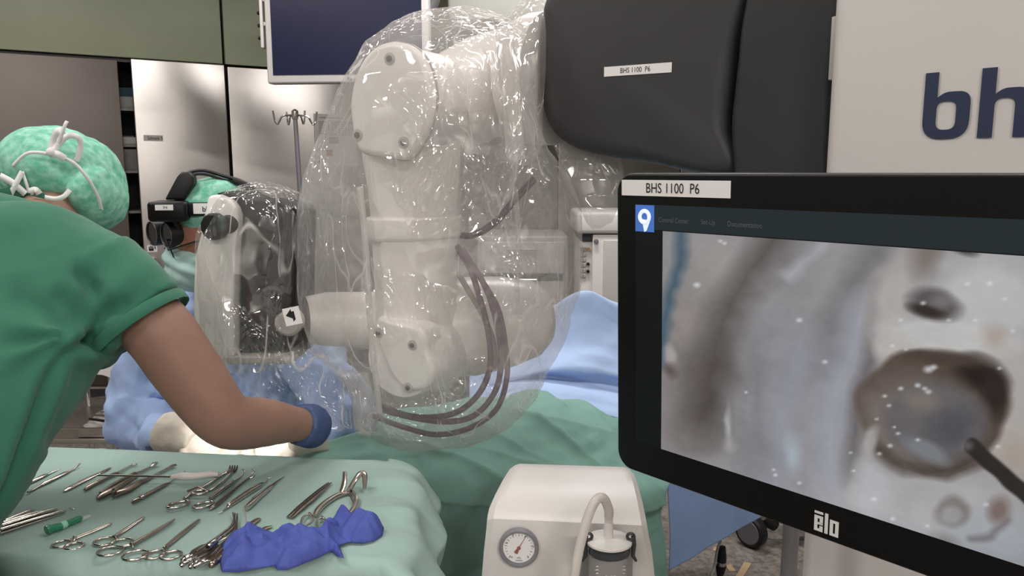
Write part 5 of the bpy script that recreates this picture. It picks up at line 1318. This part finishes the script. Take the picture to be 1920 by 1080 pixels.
def gownfold(p, n):
    w = Vector((p.x + .06 * nz(p, 6), p.y, p.z + .06 * nz(p, 6, 3)))
    return -.012 * (vor(w, 7, 1) - .28) + .034 * crease(p, 5.5, 1, 5) + .016 * crease(p, 13, 2, 5) + .005 * crease(p, 30, 3, 4)
blob('gown', mb, gown, su, .0062, 3, gownfold)
for sx_ in (-1, 1):
    mb = MB(); c = Vector((at(430, 820, 1.99).x + sx_ * .16, 1.68, .05)); mb.ell(c, (.048, .13, .05)); mb.v = [(x, y, max(z, .002)) for x, y, z in mb.v]; obj('shoe', mb, whitepaper, su)
    mb = MB(); mb.tube([c + Vector((0, .04, .02)), c + Vector((0, .04, .16))], .05, 16); obj('trouser_leg', mb, scrub, su)
# latex gloves
def latex_hand(wrist, d, up, ts, curl):
    hand('glove', wrist, d, up, .185, latex, su, curl=curl, thumb_side=ts)
    dn = Vector(d).normalized(); mb = MB(); mb.tube([Vector(wrist) - dn * .055, Vector(wrist) - dn * .05, Vector(wrist) - dn * .02, Vector(wrist) + dn * .03], [.046, .047, .044, .034], 24)
    blob('glove_cuff', mb, latex, su, .004, 3, lambda p, n: .0025 * ridge(p, 26))
latex_hand(at(345, 822, 1.70), Vector((.86, -.25, -.22)), (-.1, -.35, .9), 1, .55)
latex_hand(at(562, 829, 1.70), Vector((-.80, -.40, -.10)), (.1, -.35, .9), -1, .6)
st2 = thing('surgeon_stool', 'round stool under the seated surgeon, hidden behind the instrument table', 'stool', (at(430, 820, 1.99).x, 2.02, 0))
sx0 = at(430, 820, 1.99).x
mb = MB(); mb.lathe([(.01, .40), (.17, .40), (.18, .42), (.18, .44), (.16, .455), (.01, .455)], (sx0, 2.02, 0), (0, 0, 1), 32); obj('seat', mb, black_soft, st2)
mb = MB(); mb.tube([(sx0, 2.02, .08), (sx0, 2.02, .40)], .025); obj('column', mb, chrome, st2)
for k in range(5):
    a = k * 2 * math.pi / 5; mb = MB(); e_ = Vector((sx0 + .24 * math.cos(a), 2.02 + .24 * math.sin(a), .055)); mb.tube([(sx0, 2.02, .09), e_], [.022, .015]); lg = obj('leg', mb, chrome, st2)
    mb = MB(); mb.lathe([(.01, -.01), (.026, -.009), (.026, .009), (.01, .01)], e_ - Vector((0, 0, .028)), (math.sin(a), -math.cos(a), 0), 14); obj('caster', mb, black_soft, lg)

# ---------------- head-mounted display
hmdY = 1.80
hm_ = thing('head_display', 'black head-mounted display with two round eyepieces on the surgeon', 'headset', at(330, 410, hmdY))
DU = Vector((.80, .60, 0)).normalized()
def dbox(name, px, py, Y, size, m, bevel=.008, dirx=None, taper=1.0):
    u = (dirx or Vector((.93, .25, 0))).normalized(); n = Vector((u.y, -u.x, 0)); R = Matrix((u, -n, Vector((0, 0, 1)))).transposed()
    mb = MB(); mb.box(at(px, py, Y), size, R, taper); return obj(name, mb, m, hm_, bevel=bevel)
u1 = Vector((.97, .22, 0)).normalized(); n1_ = Vector((u1.y, -u1.x, 0))
vis = dbox('visor_box', 322, 395, hmdY, (.084, .11, .046), black_gloss, .009, u1)
side = dbox('side_arm', 378, 392, 1.79, (.075, .012, .031), black_gloss, .003, u1)
mb = MB(); pr = [(308, 375), (333, 375), (346, 375), (364, 345), (362, 330), (353, 322), (340, 322), (331, 332)]
pq = [(onplane(px, py, at(335, 350, hmdY - .01), n1_)) for px, py in pr]; o_ = at(335, 350, hmdY - .01)
mb.prism([((p - o_).dot(u1), (p - o_).z) for p in pq], o_, u1, (0, 0, 1), -n1_, .05); obj('front_strut', mb, black_soft, hm_, bevel=.006)
mb = MB(); arc = [(345, 328), (362, 321), (385, 320), (420, 330), (455, 341), (480, 358), (497, 378), (503, 400)]
mb.tube(vspline([at(px, py, hmdY + .03 + .012 * i) for i, (px, py) in enumerate(arc)], 40), [(.010, .0045)] * 40, 10); obj('crown_band', mb, black_soft, hm_)
mb = MB(); mb.tube(vspline([at(px, py + 7, hmdY + .02 + .012 * i) for i, (px, py) in enumerate(arc)], 40), .0032, 8); obj('cable', mb, black_soft, hm_)
dbox('band_block', 456, 345, hmdY + .07, (.05, .03, .014), black_soft, .004, Vector((.9, .2, -.35)))
for nm, px, py, Y in (('eyepiece', 288, 438, 1.84), ('eyepiece', 315, 441, 1.80)):
    ax_ = Vector((.66, .74, .05)).normalized(); c = at(px - 4, py, Y)
    mb = MB(); mb.lathe([(.001, .004), (.026, .004), (.029, .0), (.030, .002), (.030, .036), (.027, .038), (.027, .064), (.022, .068), (.001, .068)], c, ax_, 32); ep = obj(nm, mb, black_soft, hm_)
    mb = MB(); mb.torus(c, .0285, .0007, ax_, 32, 6); obj('lens_rim', mb, grey_metal, ep)
    mb = MB(); mb.lathe([(.001, .0022), (.0258, .0033), (.001, .0036)], c - ax_ * .0005, ax_, 28); obj('lens', mb, mat('dark_lens', '0b0b0d', .3), ep)
for a_, b_3 in ((at(312, 412, 1.82), at(312, 436, 1.85)), (at(326, 412, 1.79), at(336, 430, 1.80))):
    mb = MB(); mb.tube([a_, b_3], .006); obj('eyepiece_hinge', mb, black_soft, hm_)
q = at(293, 394, hmdY - .063); vz = Vector((0, 0, 1))
lpt = onplane(291, 394.5, at(322, 395, hmdY) + n1_ * .0555, n1_); quad_label('name_label', lpt, u1, vz, .038, .0125, whitepaper, vis, .0006)
text('lettering', 'P4', lpt + u1 * .017 + vz * .003, u1, vz, .0062, ink, vis, depth=.001)
lpt2 = onplane(363, 401, at(378, 392, 1.79) + n1_ * .0065, n1_); quad_label('name_label', lpt2, u1, vz, .05, .024, whitepaper, side, .0006)
text('lettering', 'bhs', lpt2 + u1 * .019 + vz * .005, u1, vz, .0115, navy, side, depth=.001, bold=.02)
# ================================================================ SURGICAL INSTRUMENTS ON THE TABLE
TZ = ZT + .0015
def T(px, py, h=0.0): return onz(px, py, TZ + h)
def tool(name, label, cat_, parts, group=None):
    """parts: (part name, material, [(px,py,radius mm[,lift mm])...], flat, samples)"""
    f = parts[0][2][0]; root = thing(name, label, cat_, T(f[0], f[1]), group)
    for pt in parts:
        nm, m, P = pt[0], pt[1], pt[2]; fl = pt[3] if len(pt) > 3 else 1.0; n = pt[4] if len(pt) > 4 else 0
        if nm.endswith('ring') and len(P) == 1:
            px, py, R, ry, ang, r, lift = P[0]
            a = math.radians(ang); mb = MB(); mb.torus(T(px, py, r / 1000 + lift / 1000), R / 1000, r / 1000, (0, 0, 1), 32, 10, u=(math.cos(a), math.sin(a), 0), ry=ry / 1000); obj(nm, mb, m, root); continue
        pts, rad = [], []
        for q in P:
            r = q[2] / 1000; lift = (q[3] if len(q) > 3 else 0) / 1000
            pts.append(T(q[0], q[1], 0) + Vector((0, 0, r * fl + lift))); rad.append((r, r * fl))
        if n:
            pts2 = vspline(pts, n); k = np.linspace(0, 1, len(rad)); rad = [(float(np.interp(t, k, [a for a, b in rad])), float(np.interp(t, k, [b for a, b in rad]))) for t in np.linspace(0, 1, n)]; pts = pts2
        mb = MB(); mb.tube(pts, rad, 12, up=(0, 0, 1)); obj(nm, mb, m, root, angle=50)
    return root
I, D = instr, instr_d
tool('dental_probe', 'short steel elevator with bright flat handle, leftmost of the upper row', 'instrument', [('handle', I, [(52, 909, 2), (56, 907, 4), (72, 899, 4.5), (84, 893, 4.5), (88, 891, 3)], .5), ('tip', I, [(87, 891.5, 2.4), (98, 886, 1.8), (112, 880, .8)], .6)])
tool('double_elevator', 'double-ended steel elevator with banded handle, second in the upper row', 'instrument', [('handle', I, [(78, 911, 3), (84, 908, 4.6), (104, 898, 4.6), (122, 889, 4.6), (128, 886, 3)], .5), ('hook_end', D, [(78, 911, 2.2), (64, 919, 1.8), (56, 923, 1.5), (52, 926, 1.6, 2)], .8), ('tip', D, [(127, 886.5, 2.2), (140, 880, 1.6), (147, 876, 1.4, 2), (151, 874, 1.4, 5)], .8)])
tool('scalpel', 'flat-handled scalpel with dark blade, third in the upper row', 'scalpel', [('handle', I, [(121, 922, 3), (126, 919, 4.8), (165, 899, 4.8), (186, 888.5, 3.6)], .35), ('grip', D, [(132, 916, 3.6, 1.5), (166, 898.5, 3.8, 1.5)], .35), ('blade', D, [(184, 889, 3.6), (194, 884, 4), (204, 879, 3), (209, 876, .6)], .15)])
tool('ring_curette', 'curette with ring tip and dark handle beside the scalpel', 'instrument', [('handle', D, [(159, 921, 3), (163, 919, 4.2), (200, 899, 4.2), (215, 892, 4.0), (222, 888, 2.6)], .8), ('shaft', I, [(221, 889, 2.4), (236, 880, 1.7), (248, 873, 1.5)], 1), ('ring', I, [(252, 871, 4.2, 3.0, 40, 1.1, 1)])])
tool('spoon_forceps', 'dark broad forceps with oval spoon jaws under the white-handled rod', 'forceps', [('handle', D, [(184, 938, 4), (190, 934, 7), (215, 921, 7.5), (240, 905, 6.5), (256, 895, 5)], .55), ('handle', D, [(189, 931, 3, 5), (212, 916, 4, 5), (254, 893, 4, 4)], .6), ('shaft', I, [(252, 894, 3.6, 2), (272, 883, 3), (285, 877, 2.6, 1)], .7), ('jaw', I, [(284, 878, 2.4, 2), (290, 874, 5.5, 2), (294, 871.5, 4, 2)], .5)])
tool('broad_elevator', 'heavy dark elevator with round knob end beneath the white-handled rod', 'elevator', [('handle', D, [(212, 934, 4), (217, 931, 7.5), (238, 924, 8), (262, 908, 7), (280, 900, 5)], .55), ('end_knob', I, [(211, 932, 3, 6), (214, 930, 5, 6), (218, 928, 3, 6)], .8), ('shaft', I, [(276, 902, 3.4, 1), (300, 888, 3), (316, 880, 3.2)], .7), ('tip', D, [(314, 881, 3.4, 1), (324, 876, 4.5, 1), (330, 874, 3.5, 1)], .45)])
tool('needle_holder_rod', 'slim steel rod handle with thin needle, in front of the dark elevator', 'instrument', [('handle', D, [(248, 945, 2.6), (252, 943, 4.2), (262, 938, 4.2), (300, 917, 4.2), (312, 910, 3.4), (318, 907, 2)], .7), ('collar', I, [(262, 938, 4.6), (267, 935, 4.6)], .8), ('needle', I, [(317, 907, 1.4), (334, 897, 1.0, 2), (348, 888, .8, 4)], 1)])
wh = mat('white_tool_handle', 'd3cbc4', .4)
tool('white_handled_rod', 'long thin steel rod with white contoured handle lying across the tools', 'instrument', [('rod', D, [(186, 905, 1.8, 12), (190, 905, 1.6, 12), (250, 906, 1.6, 12), (322, 906, 2.0, 10)], 1), ('handle', wh, [(320, 906, 2.6, 8), (330, 905, 4.6, 7), (346, 905, 7.0, 5), (366, 904, 6.0, 5), (380, 902, 5.8, 5), (388, 901, 5.6, 5)], 1, 30), ('connector', wh, [(388, 901, 6.2, 5), (396, 900, 6.0, 5), (402, 899.5, 5.0, 5), (410, 899, 4.4, 5)], 1)])
def shears(name, label, cat_, r1, r2, piv, tip, m=I, rr=1.0, curve=0, R=(14.5, 11), ang=20, ang2=None, blade_r=2.6, lift=0):
    ang2 = ang if ang2 is None else ang2
    u = Vector((tip[0] - piv[0], tip[1] - piv[1])); 
    parts = []
    for k, (rc, an_) in enumerate(((r1, ang), (r2, ang2))):
        c3 = T(*rc); p3 = T(*piv); d = (p3 - c3); d.z = 0; L_ = d.length; d.normalize(); st_ = c3 + d * R[0] / 1000 * .95
        sx_, sy_ = proj(st_)
        parts.append(('finger_ring', m, [(rc[0], rc[1], R[0], R[1], an_, 2.0 * rr, lift)]))
        parts.append(('shank', m, [(sx_, sy_, 2.2 * rr, lift), ((sx_ + piv[0]) / 2, (sy_ + piv[1]) / 2, 2.4 * rr, lift + .5), (piv[0], piv[1], 3.0 * rr, lift + k * 1.5)], .8))
        off = (-1 if k else 1) * 1.0
        mid = (piv[0] + u.x * .5 + off, piv[1] + u.y * .5 + curve * .4); e = (tip[0] + off * .5, tip[1] + off * .4)
        parts.append(('blade', m, [(piv[0], piv[1], 3.2 * rr, lift + k * 1.5), (mid[0], mid[1], blade_r, lift + k * 1.2), (e[0] - u.x * .08, e[1] - u.y * .08 + curve * .3, blade_r * .75, lift + 1), (e[0], e[1], .7, lift + 1)], .55, 16))
    parts.append(('pivot_screw', chrome, [(piv[0] - 1, piv[1] + .6, 2.2 * rr, lift + 3), (piv[0] + 1.5, piv[1] - .8, 2.2 * rr, lift + 3)], .8))
    return tool(name, label, cat_, parts)
shears('scissors', 'slim steel scissors beside the green syringe', 'scissors', (116, 1020), (139, 1024), (140, 1012), (210, 983), R=(12.5, 11), ang=15)
shears('scissors', 'curved steel scissors, second pair from the green syringe', 'scissors', (197, 1015), (228, 1018), (214, 1010), (271, 971), R=(15, 13), ang=12)
shears('clamp', 'long curved steel clamp with large rings in the lower row', 'clamp', (207, 1033), (254, 1041), (247, 1027), (328, 977), R=(17, 14), ang=15, curve=4, blade_r=3.0, lift=2)
shears('scissors', 'straight long steel scissors nearest the bundle of metal tubes', 'scissors', (289, 1040), (320, 1041), (309, 1030), (375, 975), R=(14.5, 12), ang=10, blade_r=3.2)
# self-retaining retractors
tool('toothed_retractor', 'chrome ring-handled retractor with four upright black prongs', 'retractor', [
    ('finger_ring', I, [(334, 946, 17, 9.5, 38, 2.6, 1)]), ('finger_ring', I, [(374, 923, 12, 8, 10, 2.4, 2)]),
    ('arm', I, [(346, 938, 3), (360, 927, 3.4), (372, 921, 3.4), (392, 910, 3.4), (412, 896, 3.2), (424, 889, 3)], .9, 20), ('arm', I, [(392, 926, 3, 2), (404, 918, 3, 2), (420, 903, 3), (434, 889, 2.8)], .9, 20),
    ('ratchet', D, [(352, 926, 2.4, 3), (372, 918, 2.4, 3), (388, 926, 2.4, 3)], .8),
    ] + [('prong', D, [(424 + k * 5, 889 - k * .6, 1.8, 0), (428 + k * 5, 886 - k * .6, 1.8, 1), (431 + k * 4.6, 885, 1.7, 6), (432 + k * 4.6, 886, 1.0, 13)], 1, 12) for k in range(4)])
tool('hook_retractor', 'second ring-handled retractor with forked claw tips beside the toothed one', 'retractor', [
    ('finger_ring', I, [(381, 947, 16, 9.0, 40, 2.5, 1)]), ('arm', I, [(394, 937, 3), (404, 928, 3.6), (424, 915, 3.8), (438, 905, 3.0), (450, 897, 2.2)], .9, 20), ('arm', D, [(393, 957, 2.4), (402, 953, 4.2), (424, 935, 4.4), (440, 920, 3.6), (456, 906, 2.6), (468, 897, 2.2)], .8, 20),
    ('arm', I, [(396, 941, 2.4, 4), (412, 930, 3.6, 4), (432, 914, 3.4, 4), (440, 906, 2.2, 3)], .8, 14),
    ('claw', I, [(449, 898, 1.6, 0), (455, 894, 1.4, 2), (459, 892, 1.2, 6), (455, 890, 1.0, 9)], 1, 10), ('claw', I, [(467, 897, 1.6, 0), (473, 893, 1.4, 2), (477, 891, 1.2, 6), (472, 889, 1.0, 9)], 1, 10), ('claw', I, [(466, 898, 1.6, 0), (474, 897, 1.2, 1), (478, 897, 1.0, 4)], 1, 8)])
tool('double_probe', 'bright double-ended probe with angled tips in the middle of the table', 'probe', [('handle', I, [(427, 954, 2), (431, 951, 4), (446, 941, 4.6), (472, 924, 5), (488, 914, 4.4), (494, 909, 2.2)], 1, 24), ('tip', I, [(428, 953, 1.8), (420, 958, 1.2), (417, 962, 1.0, 1), (409, 963, .9, 0)], 1), ('tip', I, [(493, 909.5, 1.8), (501, 904, 1.2), (502, 901, 1.0, 3), (510, 900, .9, 4)], 1)])
tool('tube_handle_pick', 'pick with thick chrome tube handle right of the double-ended probe', 'instrument', [('handle', I, [(463, 957, 4.8), (467, 954, 5.2), (484, 938, 5.0), (504, 920, 4.4), (510, 915, 3.4)], 1), ('groove', D, [(474, 943, 2, 6.5), (488, 931, 1.8, 6)], .6), ('shaft', D, [(508, 916, 2.6, 1), (520, 906, 1.6, 2), (533, 898, .8, 3)], 1)])
tool('tissue_forceps', 'flat steel tweezers lying alone at the right of the table', 'tweezers', [('arm', D, [(540, 971, 3), (560, 954, 5), (580, 937, 5), (600, 919, 3.6), (616, 905, 1.2)], .35, 20), ('arm', D, [(546, 973, 3, 1), (566, 956, 5, 2), (586, 940, 5, 3), (606, 922, 3.6, 3), (622, 907, 1.2, 2)], .35, 20)])
tool('nasal_speculum', 'steel nasal speculum standing open near the blue wrap', 'speculum', [
    ('handle', I, [(592, 970, 4), (596, 962, 5.4), (610, 948, 5.4), (632, 934, 5.2), (652, 927, 4.6)], .8, 24), ('handle', I, [(652, 972, 4.6), (662, 960, 4.8), (668, 945, 4.8), (666, 934, 4.2), (658, 924, 4)], .8, 20),
    ('blade', I, [(640, 929, 4.0, 4), (645, 926, 5.4, 12), (647, 924, 4.8, 22), (648, 923, 4.0, 34)], .6, 16), ('blade', I, [(656, 926, 4.6, 5), (666, 917, 5.0, 12), (677, 912, 5.6, 20), (684, 913, 5.2, 18), (684, 920, 3.0, 2)], .6, 20), ('spring', D, [(655, 934, 1.4, 6), (660, 942, 1.4, 4), (664, 951, 1.4, 3)], 1), ('pivot_screw', chrome, [(654, 929, 3, 8), (657, 927, 3, 8)], .8)])
# bunch of forceps in front of the assistant
labs = ['thin dark forceps at the back of the bunch before the assistant', 'bright slim forceps second in the bunch before the assistant', 'dark forceps with long straight tips in the bunch before the assistant', 'longest forceps at the front of the bunch before the assistant']
for lab, a, b in zip(labs, ((8, 984), (4, 988), (2, 993), (0, 1001)), ((64, 958), (80, 962), (107, 957), (122, 961))):
    mx, my = (a[0] * .45 + b[0] * .55), (a[1] * .45 + b[1] * .55)
    tool('dressing_forceps', lab, 'forceps', [('arm', D, [(a[0], a[1], 4), (mx, my, 3.4), (b[0] - 6, b[1] + 2, 1.8), (b[0], b[1], 1.0)], .45, 12), ('arm', I, [(a[0] + 2, a[1] - 2, 4, 4), (mx + 2, my - 1.5, 3.2, 4), (b[0] - 4, b[1] + .5, 1.6, 3), (b[0] + 1, b[1], .9, 1)], .45, 12)], 'bunch of forceps')
# green syringe needle with clear cap
gs = mat('green_clear_plastic', '2f8a64', .25, alpha=.8); cl = bpy.data.materials.new('clear_cap'); cl.use_nodes = True; cl.node_tree.nodes['Principled BSDF'].inputs['Alpha'].default_value = .35; cl.node_tree.nodes['Principled BSDF'].inputs['Roughness'].default_value = .15
tool('syringe', 'green plastic syringe needle lying on the table near the assistant', 'syringe', [('hub', gs, [(88, 1003, 7), (93, 1001, 7.4), (97, 999, 6.4), (116, 993, 5.6)], 1), ('band', mat('pale_green_band', '8fd0b4', .4), [(115, 993, 5.8), (124, 989, 5.8)], 1), ('barrel', gs, [(123, 989, 5.0), (150, 978, 5.0), (153, 977, 3.6)], 1), ('needle_cap', cl, [(152, 977, 3.4), (164, 973, 3.0), (169, 970, 2.0)], 1)])
tool('suture_needle', 'tiny bright needle lying above the green syringe', 'needle', [('needle', chrome, [(129, 953, .7), (134, 954, .8), (139, 955, .5)], 1)])
# bundle of suction tubes
subs = [('leftmost', (352, 1062), (368, 1042), (425, 1000), (438, 985), (441, 970)), ('second', (350, 1069), (382, 1043), (430, 1003), (440, 988), (437, 969)), ('third', (366, 1072), (398, 1046), (436, 1006), (442, 992), (446, 978)), ('fourth', (374, 1071), (404, 1050), (440, 1006), (444, 990), (445, 971))]
for nm, h0, h1, s1_, s2_, s3_ in subs:
    mx = lambda a, b, t: (a[0] + (b[0] - a[0]) * t, a[1] + (b[1] - a[1]) * t)
    off = subs.index((nm, h0, h1, s1_, s2_, s3_)) ; x_ = -10 if off == 0 else 0
    h0 = (h0[0] - 10, h0[1] - 4); a, b_2, c_2 = mx(h0, h1, .18), mx(h0, h1, .4), mx(h0, h1, .62)
    tool('suction_tube', nm + ' steel suction tube in the bundle beside the blue wrap', 'suction tube', [
        ('shaft', D, [(h1[0], h1[1], 2.2, 3), (s1_[0], s1_[1], 1.9, 3), (s2_[0], s2_[1], 1.7, 4), (s3_[0], s3_[1], 1.0, 6)], 1, 24),
        ('hub', chrome, [(h0[0], h0[1], 3.2), (h0[0] + 1, h0[1] - .6, 4.4), (a[0], a[1], 4.2), (a[0] + 1, a[1] - .7, 5.2), (b_2[0], b_2[1], 5.0), (b_2[0] + 1, b_2[1] - .7, 3.4), (h1[0], h1[1], 2.8)], 1),
        ('thumb_plate', D, [(c_2[0], c_2[1], 5, 4), (h1[0] + 2, h1[1] - 2, 9, 4), (h1[0] + 16, h1[1] - 12, 9, 3), (h1[0] + 24, h1[1] - 18, 4, 3)], .18), ('bore', ink, [(h0[0] - .4, h0[1] + .2, 2.2, 1), (h0[0] + .4, h0[1] - .2, 2.2, 1)], 1)], 'bundle of suction tubes')
tool('luer_connector', 'short chrome connector resting on top of the suction tube bundle', 'connector', [('barrel', chrome, [(390, 1041, 4.4, 8), (393, 1039, 5, 8), (404, 1032, 5, 8), (405, 1031, 3.6, 9), (414, 1025, 3.6, 9)], 1), ('bore', ink, [(389.6, 1041.4, 3, 9.5), (390.4, 1041, 3, 9.5)], 1), ('thumb_plate', I, [(404, 1029, 7, 11), (416, 1022, 8, 11), (425, 1019, 4, 11)], .15)])
tool('round_connector', 'dark steel ball-ended connector in front of the suction tubes', 'connector', [('ball', D, [(395, 1068, 2.5), (398, 1066, 5.6), (403, 1062, 5.8), (405, 1060, 4)], 1, 14), ('barrel', D, [(404, 1061, 3.6, 1), (412, 1055, 5, 1), (417, 1051, 4.4, 1)], 1)])
tool('thin_stylet', 'thin steel wire stylet standing up behind the blue wrap', 'wire', [('wire', D, [(463, 995, .9, 2), (461, 985, .9, 12), (458, 975, .8, 24)], 1)])
tool('flat_elevator', 'flat brass-toned spatula poking out behind the blue wrap', 'spatula', [('blade', mat('brassy_steel', '9a917e', .35, 1.0), [(438, 1008, 4), (455, 996, 6), (470, 985, 6), (484, 975, 5), (488, 973, 2)], .3, 18)])
tool('flat_spatula', 'short spatula tip showing just above the blue wrap crest', 'spatula', [('blade', MATS['brassy_steel'], [(480, 1000, 3), (500, 991, 4), (510, 988, 3)], .4)])
for lab, p in (('ball-ended towel clamp nearest the tweezers', [(550, 1010), (565, 994), (566, 980), (572, 972), (580, 969), (588, 975), (585, 984), (570, 994)]), ('ball-ended towel clamp emerging from the blue wrap', [(586, 1014), (596, 998), (595, 985), (598, 978), (604, 976), (611, 981), (610, 988), (602, 996)])):
    b = p[4]
    tool('towel_clamp', 'steel ' + lab, 'clamp', [('handle', I, [(p[0][0], p[0][1], 4), (p[1][0], p[1][1], 3.6)], .6), ('loop', I, [(q[0], q[1], 1.8, 3) for q in p[1:]], 1, 28), ('ball', chrome, [(b[0] - 3.5, b[1], 1, 1), (b[0] - 2.5, b[1], 3.0, 0), (b[0], b[1], 4.2, 0), (b[0] + 2.5, b[1], 3.0, 0), (b[0] + 3.5, b[1], 1, 1)], 1)])

# ================================================================ CRUMPLED BLUE WRAP
out = [(417, 1076), (412, 1052), (416, 1030), (432, 1013), (444, 1008), (455, 1000), (478, 990), (500, 997), (515, 1004), (521, 1000), (528, 1010), (545, 1004), (560, 1010), (580, 1010), (588, 1018), (600, 1000), (625, 975), (638, 965), (680, 980), (719, 993), (716, 1008), (700, 1018), (680, 1022), (655, 1020), (636, 1026), (640, 1040), (645, 1050), (632, 1046), (622, 1036), (600, 1048), (575, 1058), (540, 1072), (520, 1072), (516, 1064), (480, 1070), (445, 1076)]
G3 = [T(*q) for q in out]; poly = np.array([(p.x, p.y) for p in G3])
x0_, y0_ = poly.min(0); x1_, y1_ = poly.max(0)
def inside(x, y):
    c = False; n = len(poly); j = n - 1
    for i in range(n):
        if (poly[i][1] > y) != (poly[j][1] > y) and x < (poly[j][0] - poly[i][0]) * (y - poly[i][1]) / (poly[j][1] - poly[i][1]) + poly[i][0]: c = not c
        j = i
    return c
def bdist(x, y):
    best = 9
    for i in range(len(poly)):
        a = poly[i]; b = poly[(i + 1) % len(poly)]; ab = b - a; t = max(0, min(1, ((x - a[0]) * ab[0] + (y - a[1]) * ab[1]) / (ab @ ab))); best = min(best, math.hypot(x - a[0] - t * ab[0], y - a[1] - t * ab[1]))
    return best
from mathutils.geometry import delaunay_2d_cdt
bd = []
for i in range(len(poly)):
    a, b = poly[i], poly[(i + 1) % len(poly)]; n_ = max(1, int(np.hypot(*(b - a)) / .0028))
    for k in range(n_): bd.append(Vector(tuple(a + (b - a) * k / n_)))
pin = []; NX, NY = 120, 80
for j in range(NY):
    for i in range(NX):
        x = x0_ + (x1_ - x0_) * (i + .5 * (j % 2)) / (NX - 1); y = y0_ + (y1_ - y0_) * j / (NY - 1)
        if inside(x, y) and bdist(x, y) > .0018: pin.append(Vector((x, y)))
nb = len(bd)
vo_, _, fo_, *_r = delaunay_2d_cdt(bd + pin, [(i, (i + 1) % nb) for i in range(nb)], [], 1, 1e-6)
vs = []
for q in vo_:
    x, y = q; d = bdist(x, y); p = Vector((x, y, 0)); w = Vector((x + .014 * nz(p, 26), y + .014 * nz(p, 26, 4), 0)); e = 1 - math.exp(-d / .010)
    q1 = Vector((x * .8 + y * .6, (y * .8 - x * .6) * .3, 0)); q2 = Vector(((x * .5 - y * .85) * .35, x * .85 + y * .5, 3))
    r1 = 1 - min(1, abs(nz(q1 + (w - p) * 1.3, 17, 3)) * 3.2); r2 = 1 - min(1, abs(nz(q2 + (w - p), 21, 6)) * 3.2)
    h = e * (.016 + .014 * r1 + .030 * crease(p, 10, 2, 5) + .018 * crease(p, 22, 3, 5) + .008 * crease(p, 45, 1, 4)); h = max(h, .0015) 
    vs.append((x, y, TZ + .001 + h))
fs = [tuple(f) for f in fo_]
me = finish(MB().add(vs, fs).mesh('wrap'), angle=28)
o = link('blue_wrap', me, wrapblue); sd = o.modifiers.new('thickness', 'SOLIDIFY'); sd.thickness = .001; sd.offset = 1
tag(o, 'crumpled royal blue wrapping cloth on the front of the instrument table', 'cloth')
